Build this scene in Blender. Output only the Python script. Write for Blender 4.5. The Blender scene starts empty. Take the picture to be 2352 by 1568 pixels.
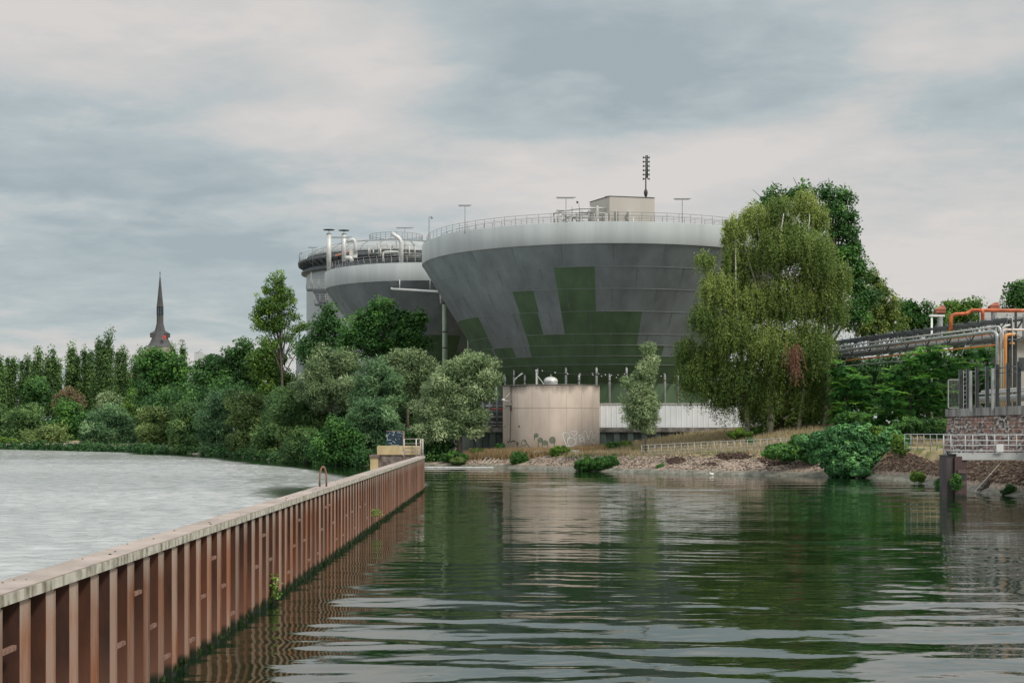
import bpy, bmesh, math, random
import numpy as np
from mathutils import Vector, Matrix
R = math.radians
random.seed(7)
S = bpy.context.scene
# ------------------------------------------------------------------ camera
F = 3267.0                     # focal length in pixels of a 2352 px wide picture
CX, HY = 1176.0, 985.0         # principal column and horizon row in that picture
cam = bpy.data.cameras.new('camera')
cam.sensor_width = 36; cam.lens = 36*F/2352
cam.shift_y = (HY-784)/2352
cam.clip_end = 8000; cam.clip_start = .3
co = bpy.data.objects.new('camera', cam); S.collection.objects.link(co)
co.location = (0, 0, 5); co.rotation_euler = (R(90), 0, 0)
S.camera = co
S.view_settings.view_transform = 'Standard'; S.view_settings.look = 'None'
S.view_settings.exposure = 0.0; S.view_settings.gamma = 1
S.cycles.use_denoising = True
S.cycles.max_bounces = 6; S.cycles.diffuse_bounces = 3; S.cycles.glossy_bounces = 3
S.cycles.transparent_max_bounces = 4; S.cycles.transmission_bounces = 2
S.cycles.sample_clamp_indirect = 4
def at(x, y, Y):
    return Vector(((x-CX)/F*Y, Y, 5-(y-HY)/F*Y))
# ------------------------------------------------------------------ world
W = bpy.data.worlds.new('World'); S.world = W; W.use_nodes = True
def world():
    nt = W.node_tree; N = nt.nodes; L = nt.links; N.clear()
    out = N.new('ShaderNodeOutputWorld')
    sky = N.new('ShaderNodeTexSky'); sky.sky_type = 'NISHITA'; sky.sun_disc = False
    sky.sun_elevation = R(48); sky.sun_rotation = R(130)
    bg1 = N.new('ShaderNodeBackground'); bg1.inputs[1].default_value = .09
    L.new(sky.outputs[0], bg1.inputs[0])
    tc = N.new('ShaderNodeTexCoord')
    sep = N.new('ShaderNodeSeparateXYZ'); L.new(tc.outputs['Generated'], sep.inputs[0])
    def M(op, a, b=None, c=None):
        n = N.new('ShaderNodeMath'); n.operation = op
        for i, v in enumerate((a, b, c)):
            if v is None: continue
            if isinstance(v, (int, float)): n.inputs[i].default_value = v
            else: L.new(v, n.inputs[i])
        return n.outputs[0]
    # cloud layer: project the direction on a high flat layer so clouds flatten towards the horizon
    zz = M('ADD', M('MAXIMUM', sep.outputs[2], 0.0), 0.16)
    px = M('DIVIDE', sep.outputs[0], zz); py = M('DIVIDE', sep.outputs[1], zz)
    cmb = N.new('ShaderNodeCombineXYZ'); L.new(px, cmb.inputs[0]); L.new(py, cmb.inputs[1])
    mp = N.new('ShaderNodeMapping'); L.new(cmb.outputs[0], mp.inputs[0])
    mp.inputs['Location'].default_value = (3.1, 1.7, 0); mp.inputs['Rotation'].default_value = (0, 0, R(20))
    mp.inputs['Scale'].default_value = (1.0, 1.1, 1)
    def noise(sc, det, rough, dist=0, src=mp.outputs[0]):
        n = N.new('ShaderNodeTexNoise'); n.inputs['Scale'].default_value = sc
        n.inputs['Detail'].default_value = det; n.inputs['Roughness'].default_value = rough
        n.inputs['Distortion'].default_value = dist
        L.new(src, n.inputs['Vector']); return n.outputs[0]
    n1 = noise(1.3, 6, .5, .25); n2 = noise(4.5, 5, .55, .3)
    n3 = noise(13, 6, .6, .2)
    val = M('ADD', M('ADD', M('MULTIPLY', M('SUBTRACT', n1, .5), 1.4), M('MULTIPLY', M('SUBTRACT', n2, .5), .75)), M('MULTIPLY', M('SUBTRACT', n3, .5), .42))
    # large masses of the cloud deck, each at its own place in the sky: x, y, half-width, half-height (px), tilt, weight
    masses = [(330, 60, 620, 130, 0, .36), (860, 200, 330, 120, 25, .30), (640, 300, 300, 50, 5, .22), (100, 240, 320, 45, 0, -.10),
              (200, 370, 520, 110, 0, -.45), (520, 165, 300, 55, -8, -.30), (1400, 110, 560, 130, -12, -.50), (1250, 260, 300, 90, 0, -.30),
              (250, 620, 700, 130, 0, -.38), (2250, 230, 260, 120, 0, -.28), (1750, 330, 560, 60, 17, .30), (2000, 480, 700, 170, 0, .34),
              (1300, 400, 420, 90, 0, .18), (2200, 90, 260, 60, 0, .18), (2300, 700, 500, 120, 0, .35), (700, 560, 320, 60, 0, -.12), (800, 450, 300, 40, 5, .12), (330, 480, 500, 30, 0, .15)]
    for (x, y, a, b, tilt, w) in masses:
        d = Vector(((x-CX)/F, 1, (HY-y)/F)).normalized()
        m2 = N.new('ShaderNodeMapping'); m2.vector_type = 'TEXTURE'
        m2.inputs['Location'].default_value = d
        m2.inputs['Rotation'].default_value = (0, R(-tilt), -math.atan2(d.x, d.y))
        m2.inputs['Scale'].default_value = (a/F*1.25, .5, b/F*1.25)
        L.new(tc.outputs['Generated'], m2.inputs[0])
        ln = N.new('ShaderNodeVectorMath'); ln.operation = 'LENGTH'; L.new(m2.outputs[0], ln.inputs[0])
        wob = M('ADD', ln.outputs['Value'], M('MULTIPLY', M('SUBTRACT', n2, .5), 1.1))
        mr = N.new('ShaderNodeMapRange'); mr.interpolation_type = 'SMOOTHERSTEP'
        mr.inputs['From Min'].default_value = 1.25; mr.inputs['From Max'].default_value = .15
        L.new(wob, mr.inputs['Value'])
        val = M('ADD', val, M('MULTIPLY', mr.outputs[0], w*.82))
    fac = M('ADD', val, .55)
    cr = N.new('ShaderNodeValToRGB'); e = cr.color_ramp.elements
    e[0].position = 0.0; e[0].color = (.375, .44, .465, 1)
    e[1].position = 1.0; e[1].color = (.715, .675, .645, 1)
    k = e.new(.4); k.color = (.475, .535, .55, 1)
    k = e.new(.66); k.color = (.60, .60, .59, 1)
    L.new(fac, cr.inputs[0])
    # the deck is thinner and brighter high overhead
    up = N.new('ShaderNodeMapRange'); up.inputs['From Min'].default_value = .3; up.inputs['From Max'].default_value = .9
    up.inputs['To Min'].default_value = 1.0; up.inputs['To Max'].default_value = 3.0
    L.new(sep.outputs[2], up.inputs['Value'])
    bg2 = N.new('ShaderNodeBackground'); L.new(cr.outputs[0], bg2.inputs[0]); L.new(up.outputs[0], bg2.inputs[1])
    mix = N.new('ShaderNodeMixShader'); mix.inputs[0].default_value = .92
    L.new(bg1.outputs[0], mix.inputs[1]); L.new(bg2.outputs[0], mix.inputs[2]); L.new(mix.outputs[0], out.inputs[0])
world()
# ------------------------------------------------------------------ sun
sl = bpy.data.lights.new('sun', 'SUN'); sl.energy = 2.9; sl.angle = R(10); sl.color = (1, .93, .84)
so = bpy.data.objects.new('sun', sl); S.collection.objects.link(so)
sd = Vector((math.sin(R(130))*math.cos(R(48)), math.cos(R(130))*math.cos(R(48)), math.sin(R(48))))
so.rotation_euler = sd.to_track_quat('Z', 'Y').to_euler(); so.location = (60, -60, 80)

# ------------------------------------------------------------------ materials
MATS = {}
def mat(name, col, rough=.7, metal=0., var=.18, vs=.6, stretch=(1, 1, 1), col2=None, bump=0., bs=8., spec=.5, lo=.35, hi=.65, coord='Object', rnd=0.):
    if name in MATS: return MATS[name]
    m = bpy.data.materials.new(name); m.use_nodes = True; nt = m.node_tree; N = nt.nodes; L = nt.links
    b = N['Principled BSDF']; b.inputs['Roughness'].default_value = rough; b.inputs['Metallic'].default_value = metal
    b.inputs['Specular IOR Level'].default_value = spec
    tc = N.new('ShaderNodeTexCoord'); mp = N.new('ShaderNodeMapping'); mp.inputs['Scale'].default_value = stretch
    L.new(tc.outputs[coord], mp.inputs[0])
    if rnd:
        oi = N.new('ShaderNodeObjectInfo'); ml = N.new('ShaderNodeVectorMath'); ml.operation = 'SCALE'
        cb = N.new('ShaderNodeCombineXYZ')
        for i in range(3): L.new(oi.outputs['Random'], cb.inputs[i])
        L.new(cb.outputs[0], ml.inputs[0]); ml.inputs['Scale'].default_value = 97.
        L.new(ml.outputs[0], mp.inputs['Location'])
    n = N.new('ShaderNodeTexNoise'); n.inputs['Scale'].default_value = vs; n.inputs['Detail'].default_value = 7
    n.inputs['Roughness'].default_value = .62; L.new(mp.outputs[0], n.inputs['Vector'])
    cr = N.new('ShaderNodeValToRGB'); e = cr.color_ramp.elements; e[0].position = lo; e[1].position = hi
    c2 = col2 or tuple(min(1, c*(1+var)) for c in col)
    c1 = tuple(c*(1-var) for c in col) if col2 is None else col
    e[0].color = (*c1, 1); e[1].color = (*c2, 1)
    L.new(n.outputs[0], cr.inputs[0])
    src = cr.outputs[0]
    if rnd:
        hv = N.new('ShaderNodeHueSaturation'); mr = N.new('ShaderNodeMapRange')
        mr.inputs['To Min'].default_value = 1-rnd; mr.inputs['To Max'].default_value = 1+rnd
        L.new(oi.outputs['Random'], mr.inputs['Value']); L.new(mr.outputs[0], hv.inputs['Value']); L.new(src, hv.inputs['Color']); src = hv.outputs[0]
    L.new(src, b.inputs['Base Color'])
    if bump:
        n2 = N.new('ShaderNodeTexNoise'); n2.inputs['Scale'].default_value = bs; n2.inputs['Detail'].default_value = 5
        L.new(mp.outputs[0], n2.inputs['Vector'])
        bp = N.new('ShaderNodeBump'); bp.inputs['Distance'].default_value = bump; L.new(n2.outputs[0], bp.inputs['Height'])
        L.new(bp.outputs[0], b.inputs['Normal'])
    m['src'] = ''; MATS[name] = m
    return m
def zstain(m, z0, z1, col, amt=1., ns=.8, jit=1., stretch=(1, 1, 1)):
    """mix a stain colour between local heights z0 (full) and z1 (none), with a ragged edge: a stain that stays put."""
    nt = m.node_tree; N = nt.nodes; L = nt.links; b = N['Principled BSDF']
    old = b.inputs['Base Color'].links[0].from_socket
    tc = N.new('ShaderNodeTexCoord'); sp = N.new('ShaderNodeSeparateXYZ'); L.new(tc.outputs['Object'], sp.inputs[0])
    mp = N.new('ShaderNodeMapping'); mp.inputs['Scale'].default_value = stretch; L.new(tc.outputs['Object'], mp.inputs[0])
    n = N.new('ShaderNodeTexNoise'); n.inputs['Scale'].default_value = ns; n.inputs['Detail'].default_value = 5; L.new(mp.outputs[0], n.inputs['Vector'])
    ma = N.new('ShaderNodeMath'); ma.operation = 'MULTIPLY_ADD'; ma.inputs[1].default_value = jit; L.new(n.outputs[0], ma.inputs[0]); L.new(sp.outputs[2], ma.inputs[2])
    sb = N.new('ShaderNodeMath'); sb.operation = 'SUBTRACT'; sb.inputs[1].default_value = jit*.5; L.new(ma.outputs[0], sb.inputs[0])
    mr = N.new('ShaderNodeMapRange'); mr.inputs['From Min'].default_value = z0; mr.inputs['From Max'].default_value = z1
    mr.inputs['To Min'].default_value = amt; mr.inputs['To Max'].default_value = 0; L.new(sb.outputs[0], mr.inputs['Value'])
    mx = N.new('ShaderNodeMix'); mx.data_type = 'RGBA'; L.new(mr.outputs[0], mx.inputs['Factor'])
    L.new(old, mx.inputs['A']); mx.inputs['B'].default_value = (*col, 1); L.new(mx.outputs['Result'], b.inputs['Base Color'])
    return m
def leafmat(name, col, col2=None, trans=.3, spec=.25):
    if name in MATS: return MATS[name]
    m = bpy.data.materials.new(name); m.use_nodes = True; nt = m.node_tree; N = nt.nodes; L = nt.links
    b = N['Principled BSDF']; b.inputs['Roughness'].default_value = .55; b.inputs['Specular IOR Level'].default_value = spec
    at_ = N.new('ShaderNodeAttribute'); at_.attribute_name = 'tint'
    cr = N.new('ShaderNodeValToRGB'); e = cr.color_ramp.elements
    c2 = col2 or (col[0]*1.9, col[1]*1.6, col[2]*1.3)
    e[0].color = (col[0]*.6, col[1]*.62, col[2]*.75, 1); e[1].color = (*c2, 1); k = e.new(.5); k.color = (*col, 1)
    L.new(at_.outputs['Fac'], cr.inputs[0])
    L.new(cr.outputs[0], b.inputs['Base Color'])
    t = N.new('ShaderNodeBsdfTranslucent'); L.new(cr.outputs[0], t.inputs[0])
    mx = N.new('ShaderNodeMixShader'); mx.inputs[0].default_value = trans
    L.new(b.outputs[0], mx.inputs[1]); L.new(t.outputs[0], mx.inputs[2]); L.new(mx.outputs[0], N['Material Output'].inputs[0])
    MATS[name] = m; return m
grey_steel = mat('galvanised_steel', (.42, .43, .43), .45, .3, .15, 3)
white_paint = mat('white_painted_steel', (.66, .66, .64), .5, 0, .12, 1.5)
dark_steel = mat('dark_steel', (.028, .032, .033), .6, .1, .3, 2)
thin_dark = mat('weathered_grey_steel', (.16, .165, .165), .6, .2, .2, 2)
rail_grey = mat('rail_grey', (.30, .31, .31), .5, .2, .2, 2)
orange = mat('orange_paint', (.50, .12, .045), .65, 0, .35, 1.5)
amber = mat('amber_paint', (.60, .26, .08), .5, 0, .15, 1.5)
pink_red = mat('faded_red_paint', (.55, .10, .07), .5, 0, .2, 1.5)
pipe_grey = mat('pipe_cladding', (.36, .37, .365), .45, .35, .2, 1.2)
pipe_white = mat('pale_pipe_cladding', (.50, .50, .485), .45, .1, .12, 1.2)
concrete = mat('grey_concrete', (.24, .235, .22), .9, 0, .3, .9, bump=.02)
bark = mat('bark', (.10, .085, .065), .9, 0, .35, 3, bump=.02)
birch_bark = mat('birch_bark', (.42, .40, .36), .8, 0, 0, 2.2, (1, 1, .6), col2=(.10, .09, .08), lo=.5, hi=.62)

# ------------------------------------------------------------------ mesh helpers
class MB:
    def __init__(s): s.v = []; s.f = []; s.sm = []; s.g = []
    def add(s, vs, fs, smooth=False):
        o = len(s.v); s.g.append((len(s.v), len(s.f))); s.v += [tuple(v) for v in vs]; s.f += [tuple(i+o for i in f) for f in fs]; s.sm += [smooth]*len(fs); return s
    def box(s, a, b):
        x0, y0, z0 = a; x1, y1, z1 = b
        return s.add([(x0, y0, z0), (x1, y0, z0), (x1, y1, z0), (x0, y1, z0), (x0, y0, z1), (x1, y0, z1), (x1, y1, z1), (x0, y1, z1)],
              [(0, 3, 2, 1), (4, 5, 6, 7), (0, 1, 5, 4), (1, 2, 6, 5), (2, 3, 7, 6), (3, 0, 4, 7)])
    def prism(s, poly, z0, z1):
        n = len(poly); vs = [(p[0], p[1], z0 if len(p) < 3 else z0) for p in poly]+[(p[0], p[1], z1 if len(p) < 3 else p[2]) for p in poly]
        return s.add(vs, [tuple(range(n-1, -1, -1)), tuple(range(n, 2*n))]+[(i, (i+1) % n, n+(i+1) % n, n+i) for i in range(n)])
    def bar(s, a, b, w, h=None, up=(0, 0, 1)):
        a = Vector(a); b = Vector(b); h = h or w; d = (b-a).normalized(); u = Vector(up)
        if abs(d.dot(u)) > .95: u = Vector((0, 1, 0))
        sx = d.cross(u).normalized()*w/2; sz = sx.cross(d).normalized()*h/2
        vs = [a-sx-sz, a+sx-sz, a+sx+sz, a-sx+sz, b-sx-sz, b+sx-sz, b+sx+sz, b-sx+sz]
        return s.add(vs, [(0, 3, 2, 1), (4, 5, 6, 7), (0, 1, 5, 4), (1, 2, 6, 5), (2, 3, 7, 6), (3, 0, 4, 7)])
    def tube(s, pts, r, n=8, r2=None, caps=True):
        pts = [Vector(p) for p in pts]; m = len(pts); rings = []
        rs = r if isinstance(r, (list, tuple)) else [r+(r2-r)*i/(m-1) if r2 is not None else r for i in range(m)]
        ref = None; o = len(s.v); s.g.append((len(s.v), len(s.f)))
        for i, p in enumerate(pts):
            d = ((pts[min(i+1, m-1)]-p).normalized()+(p-pts[max(i-1, 0)]).normalized())
            if d.length < 1e-6: d = pts[min(i+1, m-1)]-pts[max(i-1, 0)]
            d.normalize()
            if ref is None: ref = Vector((0, 0, 1)) if abs(d.z) < .9 else Vector((1, 0, 0))
            u = d.cross(ref).normalized(); ref = u.cross(d).normalized()
            for k in range(n):
                a = 2*math.pi*k/n; s.v.append(tuple(p+(u*math.cos(a)+ref*math.sin(a))*rs[i]))
        for i in range(m-1):
            for k in range(n):
                s.f.append((o+i*n+k, o+i*n+(k+1) % n, o+(i+1)*n+(k+1) % n, o+(i+1)*n+k)); s.sm.append(True)
        if caps:
            s.f.append(tuple(o+k for k in range(n-1, -1, -1))); s.sm.append(False)
            s.f.append(tuple(o+(m-1)*n+k for k in range(n))); s.sm.append(False)
        return s
    def lathe(s, c, prof, n=48, a0=0., a1=360., smooth=True):
        """prof: (radius, z) list; about the vertical through c"""
        cx, cy = c[0], c[1]; cz = c[2] if len(c) > 2 else 0; full = abs(a1-a0-360) < 1e-6; m = n if full else n+1; o = len(s.v); s.g.append((len(s.v), len(s.f)))
        for (r, z) in prof:
            for k in range(m):
                a = R(a0+(a1-a0)*k/n); s.v.append((cx+r*math.cos(a), cy+r*math.sin(a), cz+z))
        for i in range(len(prof)-1):
            for k in range(n):
                k2 = (k+1) % m; s.f.append((o+i*m+k, o+i*m+k2, o+(i+1)*m+k2, o+(i+1)*m+k)); s.sm.append(smooth)
        return s
    def build_each(s, name, material, parent=None, base=None):
        out = []; ends = s.g[1:]+[(len(s.v), len(s.f))]
        for (v0, f0), (v1, f1) in zip(s.g, ends):
            q = MB(); q.v = s.v[v0:v1]; q.f = [tuple(i-v0 for i in f) for f in s.f[f0:f1]]; q.sm = s.sm[f0:f1]; out.append(q.build(name, material, parent, base))
        return out
    def build(s, name, material, parent=None, base=None, label=None):
        b = Vector(base) if base is not None else (parent_world(parent) if parent else Vector((0, 0, 0)))
        me = bpy.data.meshes.new(name); me.from_pydata([(x-b.x, y-b.y, z-b.z) for x, y, z in s.v], [], s.f)
        me.polygons.foreach_set('use_smooth', s.sm); me.materials.append(material); me.validate(); me.update()
        o = bpy.data.objects.new(name, me); S.collection.objects.link(o)
        if parent: o.parent = parent
        elif base is not None: o.location = base
        if label: o['label'] = label
        return o
def parent_world(p):
    v = Vector((0, 0, 0))
    while p: v += Vector(p.location); p = p.parent
    return v
def thing(name, label, cat, loc, group=None):
    o = bpy.data.objects.new(name, None); S.collection.objects.link(o); o.location = loc; o.empty_display_size = .5
    return tag(o, label, cat, group)
def tag(o, label, cat, group=None):
    o['label'] = label; o['category'] = cat
    if group: o['group'] = group
    return o
def struct(o, kind='structure'): o['kind'] = kind; return o
def copy_tree(o, parent=None):
    c = o.copy(); S.collection.objects.link(c); c.parent = parent
    for ch in list(o.children): copy_tree(ch, c)
    return c
def arc(c, r, a0, a1, n, u, v):
    c = Vector(c); u = Vector(u); v = Vector(v)
    return [c+(u*math.cos(R(a0+(a1-a0)*i/n))+v*math.sin(R(a0+(a1-a0)*i/n)))*r for i in range(n+1)]
def round_path(pts, r, n=5):
    """a polyline with its corners rounded, for bent pipe"""
    pts = [Vector(p) for p in pts]; out = [pts[0]]
    for i in range(1, len(pts)-1):
        a, b, c = pts[i-1], pts[i], pts[i+1]; d1 = (a-b).normalized(); d2 = (c-b).normalized()
        rr = min(r, (a-b).length*.45, (c-b).length*.45); p1 = b+d1*rr; p2 = b+d2*rr
        for k in range(n+1):
            t = k/n; out.append(p1*(1-t)**2+b*2*t*(1-t)+p2*t*t)
    out.append(pts[-1]); return out
def skin(name, pts, edges, rad, material, parent=None, base=(0, 0, 0), sub=2):
    me = bpy.data.meshes.new(name); me.from_pydata([Vector(p)-Vector(base) for p in pts], edges, []); me.materials.append(material)
    o = bpy.data.objects.new(name, me); S.collection.objects.link(o)
    if parent: o.parent = parent
    else: o.location = base
    mo = o.modifiers.new('skin', 'SKIN'); mo.use_smooth_shade = True
    lay = me.skin_vertices[0].data
    for i, r in enumerate(rad): lay[i].radius = r if isinstance(r, tuple) else (r, r)
    lay[0].use_root = True
    su = o.modifiers.new('sub', 'SUBSURF'); su.levels = sub; su.render_levels = sub
    return o

# ------------------------------------------------------------------ terrain
SHORE = [(-3000, 700), (-400, 480), (-180, 400), (-130, 363), (-105, 347), (-56, 272), (-29.7, 206), (-18.7, 190), (-8.8, 185), (-1.4, 183.0), (7.5, 172),
         (15.8, 161.5), (25.1, 154), (32.9, 150), (35.6, 147.5), (37.2, 142), (37.7, 134), (36.8, 120), (36.4, 113), (37.4, 104), (37.6, 80), (37.6, -300), (3000, -300), (3000, 4000), (-3000, 4000)]
SP = np.array(SHORE, float)
def shore_dist(P):
    P = np.atleast_2d(P).astype(float); d = np.full(len(P), 1e9); inside = np.zeros(len(P), bool); n = len(SP)
    for i in range(n):
        a = SP[i]; b = SP[(i+1) % n]
        if i < 21:
            ab = b-a; t = np.clip(((P-a)@ab)/(ab@ab), 0, 1); q = P-(a+t[:, None]*ab); d = np.minimum(d, np.hypot(q[:, 0], q[:, 1]))
        with np.errstate(divide='ignore', invalid='ignore'):
            c = ((a[1] > P[:, 1]) != (b[1] > P[:, 1])) & (P[:, 0] < (b[0]-a[0])*(P[:, 1]-a[1])/(b[1]-a[1]+1e-12)+a[0])
        inside ^= c
    return np.where(inside, d, -d)
def terrain(P, fine=True):
    P = np.atleast_2d(P).astype(float); X = P[:, 0]; Y = P[:, 1]; d = shore_dist(P)
    B = np.interp(X, [-200, -30, -10, 15, 27, 34, 37.5], [1.4, 1.2, 1.4, 1.7, 2.3, 2.6, 3.1])
    w = np.interp(X, [-60, 28, 36.5], [5.5, 5.5, 3.0])
    T = np.interp(X, [-300, -13, -4, 11.7, 25.8, 34, 60], [3.0, 2.1, 2.1, 2.85, 4.25, 5.0, 5.6])
    z = np.where(d < 0, np.maximum(-2.5, d*.6), 0)
    toe = np.interp(d, [0, 1.1], [0, .42])
    z = np.where((d >= 0) & (d < 1.1), toe, z)
    z = np.where((d >= 1.1) & (d < w), .42+(B-.42)*np.clip((d-1.1)/(w-1.1), 0, 1)**.85, z)
    t = np.clip((d-w)/22, 0, 1); t = t*t*(3-2*t)*.5+t*.5
    z = np.where(d >= w, B+(T-B)*t, z)
    plat = (Y > 196.6) & (X > -15.5) & (X < 75); z = np.where(plat, 5.0, z)
    brick = (X > 40.0) & (Y < 130.2); z = np.where(brick, 6.5, z)
    if fine:
        nz = (np.sin(X*1.7+Y*.9)*np.cos(Y*1.3-X*.4)*.05+np.sin(X*.43+1)*np.cos(Y*.37)*.08)
        z = z+np.where((d > 1.1) & ~plat & ~brick, nz*np.clip((d-1.1)/3, 0, 1), 0)
    return z
def tz(x, y): return float(terrain([(x, y)])[0])
def build_ground():
    xs = np.concatenate([[-3000, -2000, -1200, -700, -450], np.arange(-300, -16, 4.), np.arange(-16, 46, .45), np.arange(46, 130, 5.), [200, 400, 800, 1500, 3000]])
    ys = np.concatenate([[-300, -100, 0, 40, 70, 90], np.arange(95, 200, .45), np.arange(200, 480, 4.), [550, 700, 1000, 1600, 2500, 4000]])
    gx, gy = np.meshgrid(xs, ys); P = np.stack([gx.ravel(), gy.ravel()], 1); z = terrain(P)
    nx, ny = len(xs), len(ys); idx = np.arange(nx*ny).reshape(ny, nx)
    f = np.stack([idx[:-1, :-1], idx[:-1, 1:], idx[1:, 1:], idx[1:, :-1]], -1).reshape(-1, 4)
    return np_mesh('ground', np.column_stack([P, z]), f)
def np_mesh(name, v, f, tint=None, smooth=False):
    me = bpy.data.meshes.new(name); v = np.ascontiguousarray(v, np.float32); f = np.ascontiguousarray(f, np.int32); k = f.shape[1]
    me.vertices.add(len(v)); me.vertices.foreach_set('co', v.ravel())
    me.loops.add(f.size); me.loops.foreach_set('vertex_index', f.ravel())
    me.polygons.add(len(f)); me.polygons.foreach_set('loop_start', np.arange(0, f.size, k, dtype=np.int32))
    me.polygons.foreach_set('loop_total', np.full(len(f), k, np.int32))
    if smooth: me.polygons.foreach_set('use_smooth', np.ones(len(f), bool))
    if tint is not None:
        a = me.attributes.new('tint', 'FLOAT', 'FACE'); a.data.foreach_set('value', np.ascontiguousarray(tint, np.float32))
    me.update(calc_edges=True); me.validate()
    return me
def link(name, me, material=None, parent=None, loc=(0, 0, 0)):
    o = bpy.data.objects.new(name, me); S.collection.objects.link(o)
    if material: me.materials.append(material)
    if parent: o.parent = parent
    o.location = loc; return o

def ground_material():
    m = bpy.data.materials.new('bank_ground'); m.use_nodes = True; nt = m.node_tree; N = nt.nodes; L = nt.links; b = N['Principled BSDF']
    b.inputs['Roughness'].default_value = .95; b.inputs['Specular IOR Level'].default_value = .2
    tc = N.new('ShaderNodeTexCoord'); sp = N.new('ShaderNodeSeparateXYZ'); L.new(tc.outputs['Object'], sp.inputs[0])
    def noise(s, d=5):
        n = N.new('ShaderNodeTexNoise'); n.inputs['Scale'].default_value = s; n.inputs['Detail'].default_value = d; L.new(tc.outputs['Object'], n.inputs['Vector']); return n.outputs[0]
    def ramp(src, stops):
        c = N.new('ShaderNodeValToRGB'); e = c.color_ramp.elements
        e[0].position, e[0].color = stops[0][0], (*stops[0][1], 1); e[1].position, e[1].color = stops[-1][0], (*stops[-1][1], 1)
        for p, col in stops[1:-1]: k = e.new(p); k.color = (*col, 1)
        L.new(src, c.inputs[0]); return c.outputs[0]
    stone = ramp(noise(5, 8), [(.3, (.10, .075, .055)), (.5, (.26, .20, .16)), (.7, (.40, .34, .29))])
    toe = ramp(noise(1.5, 8), [(.3, (.07, .075, .055)), (.5, (.15, .145, .12)), (.7, (.23, .22, .19))])
    grass = ramp(noise(.5, 6), [(.35, (.12, .13, .04)), (.55, (.30, .24, .13)), (.75, (.42, .34, .22))])
    nz = noise(.9, 4)
    h = N.new('ShaderNodeMath'); h.operation = 'MULTIPLY_ADD'; h.inputs[1].default_value = .5; L.new(nz, h.inputs[0]); L.new(sp.outputs[2], h.inputs[2])
    def step(a, b_):
        r = N.new('ShaderNodeMapRange'); r.inputs['From Min'].default_value = a; r.inputs['From Max'].default_value = b_; L.new(h.outputs[0], r.inputs['Value']); return r.outputs[0]
    def mix(f, a, c):
        x = N.new('ShaderNodeMix'); x.data_type = 'RGBA'; L.new(f, x.inputs['Factor']); L.new(a, x.inputs['A']); L.new(c, x.inputs['B']); return x.outputs['Result']
    c = mix(step(.55, .8), toe, stone); c = mix(step(1.85, 2.25), c, grass)
    L.new(c, b.inputs['Base Color'])
    bp = N.new('ShaderNodeBump'); bp.inputs['Distance'].default_value = .12; L.new(noise(4, 6), bp.inputs['Height']); L.new(bp.outputs[0], b.inputs['Normal'])
    return m
ground = struct(link('ground', build_ground(), ground_material()))

# ------------------------------------------------------------------ water
def water_material():
    m = bpy.data.materials.new('river_water'); m.use_nodes = True; nt = m.node_tree; N = nt.nodes; L = nt.links; b = N['Principled BSDF']
    b.inputs['Base Color'].default_value = (.006, .016, .006, 1); b.inputs['Roughness'].default_value = .03; b.inputs['IOR'].default_value = 1.40
    tc = N.new('ShaderNodeTexCoord'); sp = N.new('ShaderNodeSeparateXYZ'); L.new(tc.outputs['Object'], sp.inputs[0])
    def M(op, a, b_=None, c=None):
        n = N.new('ShaderNodeMath'); n.operation = op
        for i, v in enumerate((a, b_, c)):
            if v is None: continue
            if isinstance(v, (int, float)): n.inputs[i].default_value = v
            else: L.new(v, n.inputs[i])
        return n.outputs[0]
    def noise(s, d, st, rot=0, loc=(0, 0, 0), rough=.5):
        mp = N.new('ShaderNodeMapping'); mp.inputs['Scale'].default_value = st; mp.inputs['Rotation'].default_value = (0, 0, R(rot)); mp.inputs['Location'].default_value = loc
        L.new(tc.outputs['Object'], mp.inputs[0])
        n = N.new('ShaderNodeTexNoise'); n.inputs['Scale'].default_value = s; n.inputs['Detail'].default_value = d; n.inputs['Roughness'].default_value = rough
        n.inputs['Distortion'].default_value = .3
        L.new(mp.outputs[0], n.inputs['Vector']); return n.outputs[0]
    def rng(v, a, b_, c=0., d=1.):
        r = N.new('ShaderNodeMapRange'); r.interpolation_type = 'SMOOTHSTEP'
        for i, k in zip(('From Min', 'From Max', 'To Min', 'To Max'), (a, b_, c, d)): r.inputs[i].default_value = k
        L.new(v, r.inputs['Value']); return r.outputs[0]
    X, Y = sp.outputs[0], sp.outputs[1]
    wind = N.new('ShaderNodeAttribute'); wind.attribute_name = 'wind'
    rip = noise(5, 3, (.6, 1, 1), 3); rip2 = noise(2.2, 2, (.6, 1, 1), -8)
    hgt = M('ADD', M('MULTIPLY', rip, M('MULTIPLY_ADD', wind.outputs['Fac'], .02, .0022)), M('MULTIPLY', rip2, M('MULTIPLY_ADD', wind.outputs['Fac'], .03, .004)))
    L.new(M('MULTIPLY_ADD', wind.outputs['Fac'], .16, .015), b.inputs['Roughness'])
    L.new(M('MULTIPLY_ADD', wind.outputs['Fac'], .0, 3.4), b.inputs['IOR'])
    mx = N.new('ShaderNodeMix'); mx.data_type = 'RGBA'; L.new(wind.outputs['Fac'], mx.inputs['Factor']); mx.inputs['A'].default_value = (.006, .017, .006, 1); mx.inputs['B'].default_value = (.33, .34, .33, 1); L.new(mx.outputs['Result'], b.inputs['Base Color'])  # pale base colour on windy water stands in for bright sky reflection
    bp = N.new('ShaderNodeBump'); bp.inputs['Strength'].default_value = 1; bp.inputs['Distance'].default_value = 1.0
    L.new(hgt, bp.inputs['Height']); L.new(bp.outputs[0], b.inputs['Normal'])
    return m
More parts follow.
